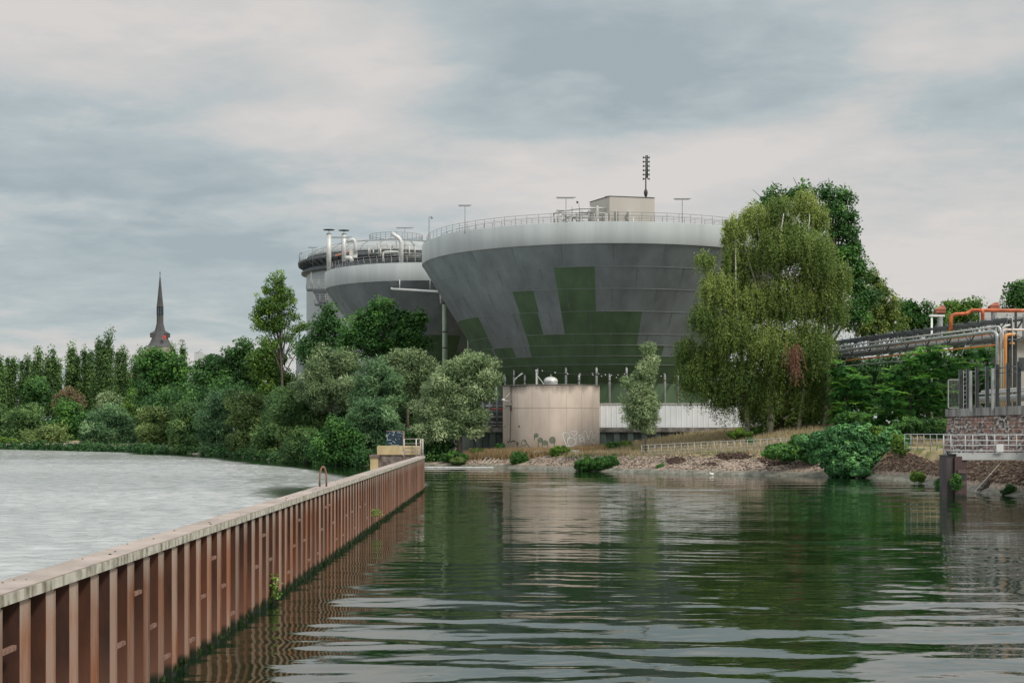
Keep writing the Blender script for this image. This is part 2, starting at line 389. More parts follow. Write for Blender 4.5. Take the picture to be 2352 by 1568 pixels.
def vnoise(P, s, seed, oct=3):
    """smooth value noise in 0..1"""
    rng = np.random.default_rng(seed); T = rng.random((256, 256)); out = 0; amp = 1; tot = 0
    for o in range(oct):
        q = P*s*2**o+17.3*o; i = np.floor(q).astype(int); f = q-i; f = f*f*(3-2*f); x0, y0 = i[:, 0] % 256, i[:, 1] % 256; x1, y1 = (x0+1) % 256, (y0+1) % 256
        out = out+amp*((T[x0, y0]*(1-f[:, 0])+T[x1, y0]*f[:, 0])*(1-f[:, 1])+(T[x0, y1]*(1-f[:, 0])+T[x1, y1]*f[:, 0])*f[:, 1]); tot += amp; amp *= .5
    return out/tot
def sstep(x, a, b): t = np.clip((x-a)/(b-a), 0, 1); return t*t*(3-2*t)
def waves(P, rng, n, lmin, lmax, slope, ang, spread):
    z = np.zeros(len(P))
    for i in range(n):
        lam = math.exp(rng.uniform(math.log(lmin), math.log(lmax))); th = ang+rng.normal()*spread; k = 2*math.pi/lam
        z += slope/k/math.sqrt(n/2)*np.sin(k*(P[:, 0]*math.sin(th)+P[:, 1]*math.cos(th))+rng.uniform(0, 6.28))
    return z
def build_water():
    g1_ = np.arange(-135, -7.2, .55); g2_ = np.arange(-7.2, 20, .28); g3_ = np.arange(20, 48, .5)
    xs = np.concatenate([[-3000, -1500, -700, -350, -200], g1_, g2_, g3_, [60, 150, 3000]])
    ys = np.concatenate([[-300, -100, -20, 0], np.arange(5, 60, .16), np.arange(60, 130, .26), np.arange(130, 200, .4), np.arange(200, 370, .8), [400, 500, 900, 2500]])
    gx, gy = np.meshgrid(xs, ys); P = np.stack([gx.ravel(), gy.ravel()], 1); rng = np.random.default_rng(21)
    X, Y = P[:, 0], P[:, 1]
    # wind reaches the open river left of the wall, not the strip sheltered by the trees
    lim = np.interp(-X, [0, 7, 21, 36, 52, 89, 130, 3000], [118, 128, 160, 205, 246, 312, 355, 360])+(vnoise(P*np.array([.5, 1]), .06, 3)-.5)*16
    open_ = sstep(-X, 7.3, 7.9)*sstep(lim-Y, -2, 6)
    lull = .86+.14*sstep(vnoise(P*np.array([.35, 1]), .028, 5), .36, .50)
    lull = lull*(1-.85*sstep(1-np.hypot((X+14)/9, (Y-108+1.5*(X+14))/15), 0, .6))*(1-.5*sstep(1-np.hypot((X+13)/8, (Y-36)/4), 0, .6))
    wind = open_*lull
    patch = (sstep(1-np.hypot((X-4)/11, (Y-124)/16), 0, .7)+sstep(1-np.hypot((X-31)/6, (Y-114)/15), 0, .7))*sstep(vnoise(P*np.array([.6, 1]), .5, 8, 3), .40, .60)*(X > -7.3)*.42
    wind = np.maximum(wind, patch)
    calm = 1-open_; near = .12+.88*sstep(-Y, -62, -26)
    grp = .15+1.35*sstep(vnoise(P*np.array([.38, 1]), .16, 9, 3), .36, .62)
    z = calm*(.35+.65*near)*(waves(P, rng, 22, 4.0, 10.0, .020, .06, .14))
    z += calm*near*grp*(waves(P, rng, 40, 1.3, 4.0, .020, .08, .22)+waves(P, rng, 60, .55, 1.3, .019, 0, .35))
    z += calm*(.016/.06)*waves(P, rng, 30, .75, 1.6, .060, 0, .6)*(X > -7.4)*sstep(-Y, -125, -110)
    z += wind*waves(P, rng, 70, .9, 2.0, .17, .2, .75)
    edge = (X < -134) | (X > 46) | (Y < 5.5) | (Y > 365); z[edge] = 0
    nx, ny = len(xs), len(ys); idx = np.arange(nx*ny).reshape(ny, nx)
    f = np.stack([idx[:-1, :-1], idx[:-1, 1:], idx[1:, 1:], idx[1:, :-1]], -1).reshape(-1, 4)
    me = np_mesh('river_water', np.column_stack([P, z]), f, smooth=True)
    a = me.attributes.new('wind', 'FLOAT', 'POINT'); a.data.foreach_set('value', wind.astype(np.float32))
    return me
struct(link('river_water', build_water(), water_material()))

# ------------------------------------------------------------------ sheet-pile wall in the foreground
rust = mat('shade_darkened_rust', (.020, .011, .009), .8, 0, 0, .9, (1, 1, .3), col2=(.080, .027, .012), bump=.01, bs=9, spec=.25, rnd=.25)  # rust brown, darkened further to carry the shade inside the recesses
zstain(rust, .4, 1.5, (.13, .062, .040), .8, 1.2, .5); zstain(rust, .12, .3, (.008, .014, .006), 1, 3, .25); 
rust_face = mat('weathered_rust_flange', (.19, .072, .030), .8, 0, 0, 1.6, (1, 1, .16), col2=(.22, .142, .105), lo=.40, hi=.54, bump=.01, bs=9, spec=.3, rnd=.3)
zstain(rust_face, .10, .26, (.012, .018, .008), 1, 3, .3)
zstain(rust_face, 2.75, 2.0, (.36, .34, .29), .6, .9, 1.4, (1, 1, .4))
tide = (.22, .15, .12)
coping_m = mat('lichen_concrete', (.13, .115, .07), .9, 0, 0, 5, (1, 1, .45), col2=(.42, .40, .34), bump=.012, bs=14, lo=.34, hi=.58)
coping_top = mat('pinkish_concrete', (.285, .235, .205), .9, 0, .22, .9, bump=.008, bs=14)
wall = thing('sheet_pile_wall', 'long rusty corrugated steel pile wall with a concrete coping, running out across the water', 'retaining wall', (-6.79, 0, 0))
wall.rotation_euler = (0, 0, .0030)
PER = 1.12; P0 = 8.78; NP = 96
def pile_proto():
    p = MB(); z0, z1 = -1.2, 2.64; w = .19
    prof = [(w, 0), (w+.13, -.36), (PER-w-.13, -.36), (PER-w, 0)]       # (along, out)
    th = .012
    vs = []
    for (a, x) in prof: vs += [(x, a, z0), (x, a, z1)]
    p.add(vs, [(2*i, 2*i+2, 2*i+3, 2*i+1) for i in range(3)])
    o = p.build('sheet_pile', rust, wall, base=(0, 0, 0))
    q = MB(); q.box((-.014, -w, z0), (.0, w, z1)); q.box((-.002, w-.012, z0), (.02, w+.004, z1-.05))
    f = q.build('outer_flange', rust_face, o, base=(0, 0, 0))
    return o
pp = pile_proto()
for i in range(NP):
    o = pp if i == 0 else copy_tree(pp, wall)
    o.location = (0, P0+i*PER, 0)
cb = MB(); ct = MB(); y = 7.0
while y < 116.2:
    L_ = min(5.98, 116.25-y); cb.box((-.55, y, 2.63), (.06, y+L_, 2.78)); ct.box((-.56, y+.0, 2.783), (.045, y+L_, 2.80)); y += 6.0
cp = cb.build('coping', coping_m, wall, base=(0, 0, 0)); ct.build('coping_top', coping_top, cp, base=(0, 0, 0))
for m_ in (): pass
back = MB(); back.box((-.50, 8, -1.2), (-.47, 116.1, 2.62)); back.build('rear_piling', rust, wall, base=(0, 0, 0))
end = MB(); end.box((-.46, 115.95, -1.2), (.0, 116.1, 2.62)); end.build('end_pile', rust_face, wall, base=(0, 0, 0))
rung_m = mat('rung_rust', (.16, .085, .06), .8, 0, .4, 6)
lugs = [(-8, 1503), (309, 1363.5), (344.5, 1441), (269.5, 1483.5), (379, 1510), (439, 1471), (464.5, 1371), (489, 1282), (512.5, 1346), (535, 1408.5),
 (590.6, 1302), (608, 1229), (624, 1284), (639, 1336), (678, 1254), (689, 1195), (666, 1314), (700, 1242), (710, 1288), (730, 1273), (737, 1219), (747, 1167),
 (762, 1159), (770, 1200), (778, 1238), (797, 1185), (792, 1229), (810, 1177), (817, 1214), (832, 1164), (843, 1158), (848, 1190), (857, 1184)]
for (x, y) in lugs:
    Yl = F*6.86/(CX-x); k = round((Yl-P0)/PER); yy = P0+k*PER+.19; z = 5-(y-HY)/F*Yl
    l = MB(); l.box((-.03, yy, z-.035), (.03, yy+.52, z+.035)); l.build('rung', rung_m, wall, base=(0, 0, 0))
gr_ = MB()
for k in range(46):
    yy = random.uniform(12, 70); xx = random.uniform(-.5, 0); q_ = random.uniform(.008, .02); gr_.box((xx-q_, yy-q_*1.5, 2.80), (xx+q_, yy+q_*1.5, 2.80+q_*.8))
g_o = gr_.build('grit', dark_steel, wall, base=(0, 0, 0)); g_o['kind'] = 'stuff'
moss_m = leafmat('moss_green', (.022, .045, .010))
def blade_tufts(rng, pts, n, hgt, spread, w=.03, down=0.):
    """thin blades rising from points"""
    P = np.repeat(np.array(pts, float), n, 0); m = len(P)
    P[:, 0] += rng.normal(0, spread, m); P[:, 1] += rng.normal(0, spread, m)
    h = hgt*rng.uniform(.5, 1.15, m); lean = rng.normal(0, .28, (m, 2)); a = rng.uniform(0, math.pi, m)
    ww = w*rng.uniform(.6, 1.4, m)
    dx = np.cos(a)*ww; dy = np.sin(a)*ww
    v = np.empty((m, 3, 3)); v[:, 0] = P-np.stack([dx, dy, 0*dx], 1); v[:, 1] = P+np.stack([dx, dy, 0*dx], 1)
    v[:, 2] = P+np.stack([lean[:, 0]*h, lean[:, 1]*h, h*(1-2*down)], 1)
    return v.reshape(-1, 3), np.arange(m*3).reshape(-1, 3), rng.random(m)
rng0 = np.random.default_rng(3)
pts = []
for i in range(NP):
    for _ in range(2): pts.append((random.uniform(-.02, .03), P0+i*PER+random.uniform(-.2, .2), random.uniform(.0, .16)))
v, f, t = blade_tufts(rng0, pts, 14, .16, .05, .018)
mo = link('moss', np_mesh('moss', v, f, t), moss_m, wall); mo['kind'] = 'stuff'
# ladder hoop on the coping
hp = MB(); hx = at(742, 1117, 54.4).x; hy = 54.4
pts = [(hx-.13, hy, 2.5)]+[Vector((hx-.13+.0, hy, 3.3))]+arc((hx, hy, 3.3), .13, 180, 0, 8, (1, 0, 0), (0, 0, 1))[1:-1]+[Vector((hx+.13, hy, 3.3)), (hx+.13, hy, 2.8)]
pts = [(hx-.12, hy-.06, 2.8), (hx-.12, hy-.06, 3.25), (hx-.07, hy-.03, 3.5), (hx, hy, 3.58), (hx+.07, hy+.03, 3.5), (hx+.12, hy+.06, 3.25), (hx+.12, hy+.06, 2.8)]
hp.tube(round_path(pts, .2, 3), .035, 8)
hoop = tag(hp.build('ladder_hoop', mat('hoop_rust', (.20, .10, .07), .75, 0, .3, 6), base=(hx, hy, 2.8)), 'rusty bent steel ladder hoop standing on the coping of the pile wall', 'grab rail')
# bird standing on the coping
bx, by = at(926, 1056, 101).x, 101.
bird = thing('bird', 'long-necked brown bird standing upright on the coping near the far end of the wall', 'bird', (bx, by, 2.8))
feath = mat('brown_plumage', (.20, .13, .09), .85, 0, .35, 14); pale = mat('pale_plumage', (.52, .44, .38), .85, 0, .15, 14)
bp_ = [(bx, by, 3.05), (bx+.02, by+.10, 3.0), (bx, by+.22, 2.93), (bx, by-.08, 3.17), (bx-.01, by-.10, 3.30), (bx-.01, by-.09, 3.42), (bx-.02, by-.14, 3.46), (bx-.03, by-.22, 3.45),
       (bx-.045, by+.02, 2.95), (bx-.045, by+.0, 2.82), (bx-.045, by-.05, 2.805), (bx+.045, by+.02, 2.95), (bx+.045, by, 2.82), (bx+.045, by-.05, 2.805)]
skin('body', bp_, [(0, 1), (1, 2), (0, 3), (3, 4), (4, 5), (5, 6), (6, 7), (0, 8), (8, 9), (9, 10), (0, 11), (11, 12), (12, 13)],
     [.10, .09, .03, .06, .035, .032, .035, .01, .022, .012, .01, .022, .012, .01], feath, bird, (bx, by, 2.8))
nk = MB(); nk.lathe((bx-.01, by-.12, 0), [(.001, 3.12), (.045, 3.14), (.042, 3.25), (.038, 3.36), (.03, 3.42), (.001, 3.44)], 10); nk.build('pale_neck', pale, bird)
# structure at the wall end: stained block on a lower pier
YE = 118.
stain_block = mat('ochre_stained_concrete', (.34, .27, .15), .9, 0, 0, 1.1, (1, 1, .6), col2=(.52, .40, .22), bump=.01)
dark_pier = mat('dark_weathered_concrete', (.06, .045, .04), .95, 0, 0, 2.5, col2=(.26, .21, .18), bump=.03)
pier = thing('mooring_pier', 'concrete pier with an ochre stained upper block at the far end of the pile wall', 'pier', (at(905, 1070, YE).x, YE, 0))
a = at(866, 1044, YE); b_ = at(960, 1024, YE); p = MB(); p.box((a.x, YE, a.z), (b_.x, YE+2.4, b_.z)); p.build('block', stain_block, pier)
a = at(870, 1076, YE); b_ = at(973, 1044.5, YE); p = MB(); p.box((a.x, YE+.1, -1), (b_.x-.1, YE+2.5, a.z+1.13)); p.build('base', dark_pier, pier)
a = at(850.5, 1076, YE); b_ = at(869, 1050, YE); p = MB(); p.box((a.x, YE-.1, -1), (b_.x, YE+2.5, b_.z)); p.build('side_wall', stain_block, pier)
a = at(850, 1050, YE); b_ = at(872, 1044.5, YE); p = MB(); p.box((a.x-.03, YE-.2, a.z+.01), (b_.x, YE+2.6, b_.z)); p.build('ledge', mat('ledge_brown', (.16, .11, .10), .9, 0, .2, 2), pier)
sg = thing('information_board', 'dark blue board with white scribbles standing on the ochre concrete block', 'board', at(907, 1023, YE+.3))
a = at(887, 1022, YE+.3); b_ = at(925, 990, YE+.3); p = MB(); p.box((a.x, YE+.3, a.z), (b_.x, YE+.36, b_.z)); p.build('panel', mat('dark_blue_paint', (.012, .03, .045), .4, 0, .3, 3), sg)
p = MB(); p.box((b_.x+.005, YE+.25, a.z-.03), (b_.x+.14, YE+.42, b_.z+.03)); p.box((a.x, YE+.27, b_.z+.003), (b_.x, YE+.4, b_.z+.05)); p.build('frame', mat('rust_frame', (.22, .16, .13), .8, 0, .3, 4), sg)
p = MB()
for (x0, y0, pl) in [(896, 994, [(0, 0), (-4, 4), (-9, 9), (-8, 3)]), (900, 992, [(0, 0), (5, -1), (6, 3), (2, 5), (5, 7), (0, 7)]), (913, 992, [(0, 3), (1, 0), (4, 0), (5, 3)]),
    (920, 992, [(0, 0), (1, 3)]), (922, 994, [(0, 0), (2, 1), (1, 3)]), (888, 1002, [(0, 0), (2, 4), (3, 8)]), (888, 1010, [(0, 0), (4, 1), (8, -1), (10, 1)]), (893, 1018, [(0, 0), (6, -1), (7, 2)]),
    (901, 1013, [(0, 0), (4, 1), (7, 4)]), (914, 1000, [(0, 0), (1, 1)]), (919, 1001, [(0, 0), (2, 0)]), (908, 1007, [(0, 0), (2, 4)]), (897, 1022, [(0, 0), (9, -.5), (18, 0)]), (916, 1007, [(0, 0), (2, 1)])]:
    q = [at(x0+dx, y0+dy, YE+.292) for dx, dy in pl]
    for u, v_ in zip(q, q[1:]): p.bar(u, v_, .035, .004, up=(0, 1, 0)) if False else p.tube([u, v_], .014, 5)
p.build_each('scribble', mat('white_marker', (.55, .6, .62), .6, 0, .1, 3), sg)

def railing(name, label, path, post_at, heights, r=.03, pr=.035, top=None, material=rail_grey, cat='railing', group=None, square=False):
    """path: function t->(point) given as list of base points; posts at each listed base point"""
    base = Vector(path[0]); t = thing(name, label, cat, base, group)
    for h in heights:
        m = MB(); m.tube([Vector(p)+Vector((0, 0, h)) for p in path], r if h == heights[-1] else r*.75, 6); m.build('rail', material, t)
    for p_ in post_at:
        p_ = Vector(p_); m = MB()
        m.tube([p_-Vector((0, 0, .1)), p_+Vector((0, 0, heights[-1]))], pr, 6); m.build('post', material, t)
    return t
a = at(934, 1044, YE-1.2); b_ = at(971, 1044, YE-1.2); a.z = b_.z = 2.8
c_ = Vector((a.x, YE+1.5, 2.8)); 
p2 = Vector((at(928, 1044, YE).x, YE, 2.8)); 
railing('pier_railing', 'short pale grey railing at the corner where the pile wall meets the board', [p2, b_+Vector((-.25, 1.2, 0)), b_, ], [p2, b_+Vector((-.6, .9, 0)), b_+Vector((-.25, 1.2, 0)), b_], [.32, .65, 1.0, 1.38], .035, .06, material=mat('pale_rail', (.42, .38, .34), .6, 0, .2, 3))

# ------------------------------------------------------------------ big digester tank
T1 = (14.27, 223.2)
tank_grey = mat('grey_tank_paint', (.160, .186, .200), .75, 0, .22, .3, (1, 1, .12), bump=0)
tank_green = mat('green_tank_paint', (.066, .118, .062), .75, 0, .24, .35, (1, 1, .12))
tank_band = mat('light_grey_band', (.33, .355, .355), .85, 0, .13, .3, (1, 1, .08))
seam_m = mat('seam_grey', (.19, .21, .215), .5, 0, .15, 1)
seam_d = mat('dark_seam', (.125, .145, .155), .6, 0, .2, 1)
def ang_of(x, Rr, c):
    """angle about the tank axis (0 = towards the camera, + to the right) of picture column x on a ring of radius Rr"""
    th = math.atan2(c[0], c[1]); D = math.hypot(*c); ph = math.atan2((x-CX), F); de = ph-th
    s_ = max(-1, min(1, D*math.sin(de)/Rr)); return math.degrees(math.asin(s_)-de)
def tank(center, rows, band, base_r, base_z, greens, nseg=720, zroof=33.3, name='digester_tank', label='', band_r=None, plates=24, zpl=5.0):
    """rows: (radius, z) from the band bottom downwards; greens: per row list of (a0, a1) in degrees"""
    cx, cy = center; th0 = math.degrees(math.atan2(-cy, -cx))       # direction of the camera
    t = thing(name, label, 'storage tank', (cx, cy, zpl))
    gv = MB(); gg = MB()
    for i in range(len(rows)-1):
        (r0, z0), (r1, z1) = rows[i], rows[i+1]
        for k in range(nseg):
            al = -180+(k+.5)*360/nseg
            tgt = gg if any(a0 <= al <= a1 for a0, a1 in greens[i]) else gv
            b0 = R(th0+al-180/nseg); b1 = R(th0+al+180/nseg)
            # + to the right of the picture means counter-clockwise seen from above
            tgt.add([(cx+r0*math.cos(b0), cy+r0*math.sin(b0), z0), (cx+r1*math.cos(b0), cy+r1*math.sin(b0), z1), (cx+r1*math.cos(b1), cy+r1*math.sin(b1), z1), (cx+r0*math.cos(b1), cy+r0*math.sin(b1), z0)], [(0, 1, 2, 3)], True)
    gv.build('grey_shell', tank_grey, t)
    gg.build('green_panels', tank_green, t)
    sm = MB(); vd = MB()
    for i in range(1, len(rows)-1):
        r_, z_ = rows[i]; sm.lathe((cx, cy), [(r_-.05, z_-.03), (r_+.035, z_-.02), (r_+.035, z_+.02), (r_-.05, z_+.03)], 180)
    for i in range(len(rows)-2):
        (r0, z0), (r1, z1) = rows[i], rows[i+1]
        for k in range(plates):
            b0 = R(th0+3+(k+.5*(i % 2))*360/plates)
            c, s_ = math.cos(b0), math.sin(b0); vd.bar((cx+(r0+.004)*c, cy+(r0+.004)*s_, z0-.05), (cx+(r1+.004)*c, cy+(r1+.004)*s_, z1+.05), .07, .03)
    sm.build('weld_seam', seam_m, t); vd.build('joint_pattern', seam_d, t)
    br = band_r or rows[0][0]+.15; zb, zt = band
    bb = MB(); bb.lathe((cx, cy), [(rows[0][0]-.6, zb+.02), (br-.02, zb), (br, zb+.05), (br, zt-.04), (br-.05, zt), (br-.5, zt), (br-.5, zt-.3)], 240); bb.build('upper_band', tank_band, t)
    rf = MB(); rf.lathe((cx, cy), [(br-.5, zroof), (br*.5, zroof+.25), (.01, zroof+.5)], 96); rf.build('roof_deck', mat('roof_membrane', (.22, .22, .21), .8, 0, .15, .5), t)
    return t
def ring_rail(t, c, Rr, z, h, n, bars=3, r=.028, name='railing', a0=0, a1=360, material=thin_dark):
    n = min(n, 96); m = MB(); ringp = [(c[0]+Rr*math.cos(R(360*k/n)), c[1]+Rr*math.sin(R(360*k/n))) for k in range(n)]
    for j in range(bars+1):
        zz = z+h-(h/(bars+.6))*j; m.tube([(x, y, zz) for x, y in ringp+ringp[:2]], r*(1.0 if j == 0 else .6), 4)
    o = m.build(name, material, t)
    q = MB(); q.tube([(0, 0, z), (0, 0, z+h)], r, 4); po = q.build('post', material, o, base=(0, 0, 0))
    pw = parent_world(o)
    for k, (x, y) in enumerate(ringp):
        p_ = po if k == 0 else po.copy()
        if k: S.collection.objects.link(p_)
        p_.location = (x-pw.x, y-pw.y, -pw.z)
    return o
r1 = [(28.2, 30.4), (26.45, 27.5), (24.7, 24.6), (22.85, 21.6), (21.0, 18.55), (20.1, 17.0), (19.2, 15.5), (18.5, 14.3), (16.6, 11.6), (16.4, 8.0), (16.4, 4.9)]
def g1(rmid, spans): return [(-85 if a is None else ang_of(972+.3*a, rmid, T1), 85 if b is None else ang_of(972+.3*b, rmid, T1)) for a, b in spans]
greens1 = [[], g1(25.5, [(1015, 1319)]), g1(23.8, [(708, 868), (1040, 1319)]), g1(21.9, [(None, 462), (757, 898), (1067, 1663)]),
           g1(20.5, [(None, 520), (800, 1642)]), g1(19.6, [(None, 540), (560, 700), (820, 1833)]), [(-180, 180)], [(-180, 180)], [(-180, 180)], [(-180, 180)]]
t1 = tank(T1, r1, (30.42, 33.45), 16.4, 5, greens1, label='largest funnel shaped grey tank with green stepped panels and a pale rim', zroof=33.1)
ring_rail(t1, T1, 27.6, 33.45, 1.35, 120); ring_rail(t1, T1, 25.9, 33.2, 1.35, 112)
# roof house
p = MB(); zt_ = 38.4; q = [(14.06, 205.), (20.7, 206.5), (18.6, 212.0), (11.5, 210.4)]
p.add([(x, y, 33.2) for x, y in q]+[(q[0][0], q[0][1], 38.45), (q[1][0], q[1][1], 38.45), (q[2][0], q[2][1], 38.5), (q[3][0], q[3][1], 38.45)], [(3, 2, 1, 0), (4, 5, 6, 7), (0, 1, 5, 4), (1, 2, 6, 5), (2, 3, 7, 6), (3, 0, 4, 7)])
rh = p.build('roof_house', mat('beige_cladding', (.43, .40, .36), .7, 0, .06, .3, (1, 1, .1)), t1)
p = MB(); e_ = .06
p.add([(x+(-e_ if i in (0, 3) else e_), y+(-e_ if i < 2 else e_), z) for z in (38.51, 38.60) for i, (x, y) in enumerate(q)], [(3, 2, 1, 0), (4, 5, 6, 7), (0, 1, 5, 4), (1, 2, 6, 5), (2, 3, 7, 6), (3, 0, 4, 7)])
p.build('roof_edge', thin_dark, rh)
p = MB(); c_ = at(1403, 452, 208.5); p.tube([(c_.x, c_.y, 38.6), (c_.x, c_.y, 39.0)], .12, 8); p.lathe((c_.x, c_.y, 39.0), [(.0, .12), (.9, .02), (.9, -.02), (0, -.02)], 20); p.build('vent_cap', dark_steel, rh)
# roof pipework
p = MB(); cc = (at(1366, 480, 212).x, 212.)
ring = [(cc[0]+6.1*math.cos(R(a)), cc[1]+6.1*math.sin(R(a)), 36.95) for a in range(180, 361, 9)]
p.tube(ring, .13, 8); p.build('curved_pipe', pipe_white, t1)
p = MB(); rr = random.Random(4)
for k in range(0, 21, 3):
    x, y, z = ring[k]; p.tube([(x, y, 33.2), (x, y, z+.3)], .08, 6)
for (x0, x1, y_) in [(1276, 1350, 489), (1290, 1352, 493), (1300, 1345, 499), (1330, 1400, 489), (1335, 1395, 500), (1395, 1462, 487), (1400, 1455, 497), (1278, 1310, 483), (1390, 1440, 501)]:
    Yq = rr.uniform(203, 207); p.tube([at(x0, y_, Yq), at(x1, y_+rr.uniform(-1, 1), Yq)], rr.uniform(.06, .12), 6)
for k in range(26):
    x = rr.uniform(1272, 1462); Yq = rr.uniform(202, 208); zt2 = rr.uniform(34.6, 36.4); X = (x-CX)/F*Yq; p.tube([(X, Yq, 33.1), (X, Yq, zt2)], rr.uniform(.05, .14), 6)
for k in range(10):
    x = rr.uniform(1275, 1460); Yq = rr.uniform(203, 207); b0 = at(x, rr.uniform(482, 500), Yq); p.tube([b0, b0+Vector((rr.uniform(-1.5, 1.5), 0, rr.uniform(-1.2, -.4)))], .06, 5)
p.build_each('roof_pipe', mat('mixed_pipe', (.46, .45, .42), .5, .1, 0, .5, col2=(.12, .12, .12), lo=.45, hi=.6), t1)
p = MB()
for (x, y_, w_, h_) in [(1336, 489, 6, 10), (1372, 480, 5, 20), (1282, 492, 4, 12), (1415, 488, 4, 12), (1393, 492, 8, 12), (1446, 490, 7, 14)]:
    u = at(x, y_, 205.5); p.box((u.x-w_*.03, 205, 33.1), (u.x+w_*.03, 206, u.z+h_*.02))
p.build_each('equipment_box', mat('pale_box', (.5, .5, .47), .6, 0, .15, .8), t1)
def tlamp(x, ytop, ybase, Y, wpx=26, tilt=0., label='', grp='twin tube lamps on the tank roofs', name='roof_lamp'):
    b0 = at(x, ybase, Y); tp = at(x, ytop, Y); t = thing(name, label, 'lamp', (b0.x, b0.y, b0.z-.6), grp)
    m = MB(); m.tube([b0-Vector((0, 0, .6)), tp], .055, 6, r2=.04); m.build('pole', thin_dark, t)
    w_ = wpx/F*Y/2
    m = MB(); m.box((tp.x-w_, Y-.08, tp.z+.06+tilt), (tp.x+w_, Y+.1, tp.z+.13+tilt)); m.build('lamp_arm', thin_dark, t)
    m = MB(); m.box((tp.x-w_*.93, Y-.45, tp.z-.12+tilt), (tp.x+w_*.75, Y-.25, tp.z-.02+tilt)); m.bar((tp.x, Y, tp.z+.02), (tp.x, Y-.35, tp.z-.05+tilt), .05); m.build('tube_housing', mat('lamp_housing', (.3, .31, .3), .5, 0, .1, 1), t)
    return t
tlamp(1068, 473, 527, 201, 30, label='twin tube lamp on a thin pole at the left part of the large tank rim')
tlamp(1300, 455, 512, 196.5, 46, label='twin tube lamp on a thin pole left of the beige roof house')
tlamp(1567, 458, 513, 196.8, 40, label='twin tube lamp on a thin pole right of the beige roof house')
tlamp(718.5, 569, 606, 296, 22, label='twin tube lamp on the walkway of the domed tank')
tlamp(785, 546, 600, 250, 48, label='twin tube lamp in front of the second white stack')
tlamp(930, 524, 582, 285, 40, label='twin tube lamp beside the top gallery of the domed tank')
def hooklamp(x, ytop, ybase, Y, label, s=1.):
    b0 = at(x, ybase, Y); tp = at(x, ytop, Y); t = thing('curved_lamp', label, 'lamp', (b0.x, b0.y, b0.z-.5), 'small swan neck lamps')
    m = MB(); m.tube(round_path([b0-Vector((0, 0, .5)), tp, tp+Vector((.42*s, 0, .12))], .3*s), .05, 6); m.build('pole', thin_dark, t)
    m = MB(); m.lathe((tp.x+.42*s, tp.y, tp.z), [(0, .14), (.08, .1), (.16, -.1), (.13, -.22), (0, -.26)], 10); m.build('lamp_shade', thin_dark, t)
hooklamp(985.5, 499, 556, 217, 'small swan neck lamp at the far left end of the large tank rim')
hooklamp(688, 581, 610, 304, 'small swan neck lamp at the left end of the domed tank walkway')
t = thing('globe_lamp', 'short pole with a round dark globe on the large tank roof', 'lamp', at(1329, 512, 200)); m = MB(); m.tube([at(1331, 515, 200), at(1331, 480, 200), at(1329, 466, 200)], .07, 6, r2=.03); m.build('pole', thin_dark, t)
u = at(1326, 464.5, 200); m = MB(); m.lathe(u, [(0, .17), (.12, .12), (.17, 0), (.12, -.12), (0, -.17)], 12); m.build('globe', dark_steel, t)
# siren mast
sb_ = at(1483.3, 452, 207.); sm_ = thing('siren_mast', 'tall mast with two columns of dark siren horns on the beige roof house', 'siren', (sb_.x, sb_.y, 38.6))
m = MB(); m.tube([(sb_.x, sb_.y, 38.6), at(1483.3, 357, 207)], .10, 8, r2=.07); m.build('mast', dark_steel, sm_)
m = MB(); m.lathe((sb_.x, sb_.y, 38.6), [(.1, 0), (.22, .35), (.3, .8), (.22, 1.1), (.1, 1.3)], 10); m.build('mast_foot', dark_steel, sm_)
m = MB(); m.tube([at(1486.6, 409, 207), at(1486.6, 357, 207)], .13, 6); m.build('cable_duct', dark_steel, sm_)
for k in range(6):
    z = at(0, 362+k*9.8, 207).z
    for s_, ln in ((-1, .42), (1, .34)):
        m = MB(); x0 = sb_.x+(0 if s_ < 0 else .21); m.tube([(x0, 207, z), (x0+s_*ln*.5, 207, z), (x0+s_*ln, 207, z)], [.05, .08, .2], 8); m.build('horn', dark_steel, sm_)

# ------------------------------------------------------------------ second funnel tank
T2 = (-15.2, 262.)
r2_ = [(19.0, 30.3), (17.0, 27.5), (15.0, 24.5), (13.0, 21.5), (11.2, 18.5), (9.6, 15.5), (9.0, 14.3), (9.0, 5)]
greens2 = [[], [(-38, -22)], [(-38, -12)], [(-38, 25)], [(-60, 60)], [(-60, 60)], [(-180, 180)]]
t2 = tank(T2, r2_, (30.32, 33.4), 9, 5, greens2, label='smaller funnel shaped grey tank with a pale rim, in the middle of the three tanks', zroof=33.0, plates=18)
ring_rail(t2, T2, 18.7, 33.4, 1.35, 84, material=rail_grey); ring_rail(t2, T2, 17.2, 33.1, 1.35, 76, material=rail_grey)
def stack(x, ytop, ybase, Y, r, label):
    b0 = at(x, ybase, Y); tp = at(x, ytop, Y); t = thing('exhaust_stack', label, 'chimney', b0, 'white exhaust stacks with dark caps')
    m = MB(); m.tube([b0, tp], r, 14); m.build('pipe', pipe_white, t)
    m = MB(); m.lathe((tp.x, tp.y, tp.z), [(0, .8), (1.6*r/.4*.62, .66), (1.6*r/.4*.62, .6), (0, .6)], 18); m.build('rain_cap', dark_steel, t)
    m = MB(); m.tube([(tp.x, tp.y, tp.z), (tp.x, tp.y, tp.z+.62)], .05, 6); m.lathe((tp.x, tp.y, tp.z-.12), [(r, 0), (r+.05, .02), (r+.05, .1), (r, .12)], 14); m.build('collar', thin_dark, t)
    return t
stack(755.5, 536, 618, 256, .42, 'white exhaust stack with flat dark cap, left of the pair and standing at the rim')
t = stack(790, 537, 600, 268, .42, 'white exhaust stack with flat dark cap and a side elbow, right of the pair')
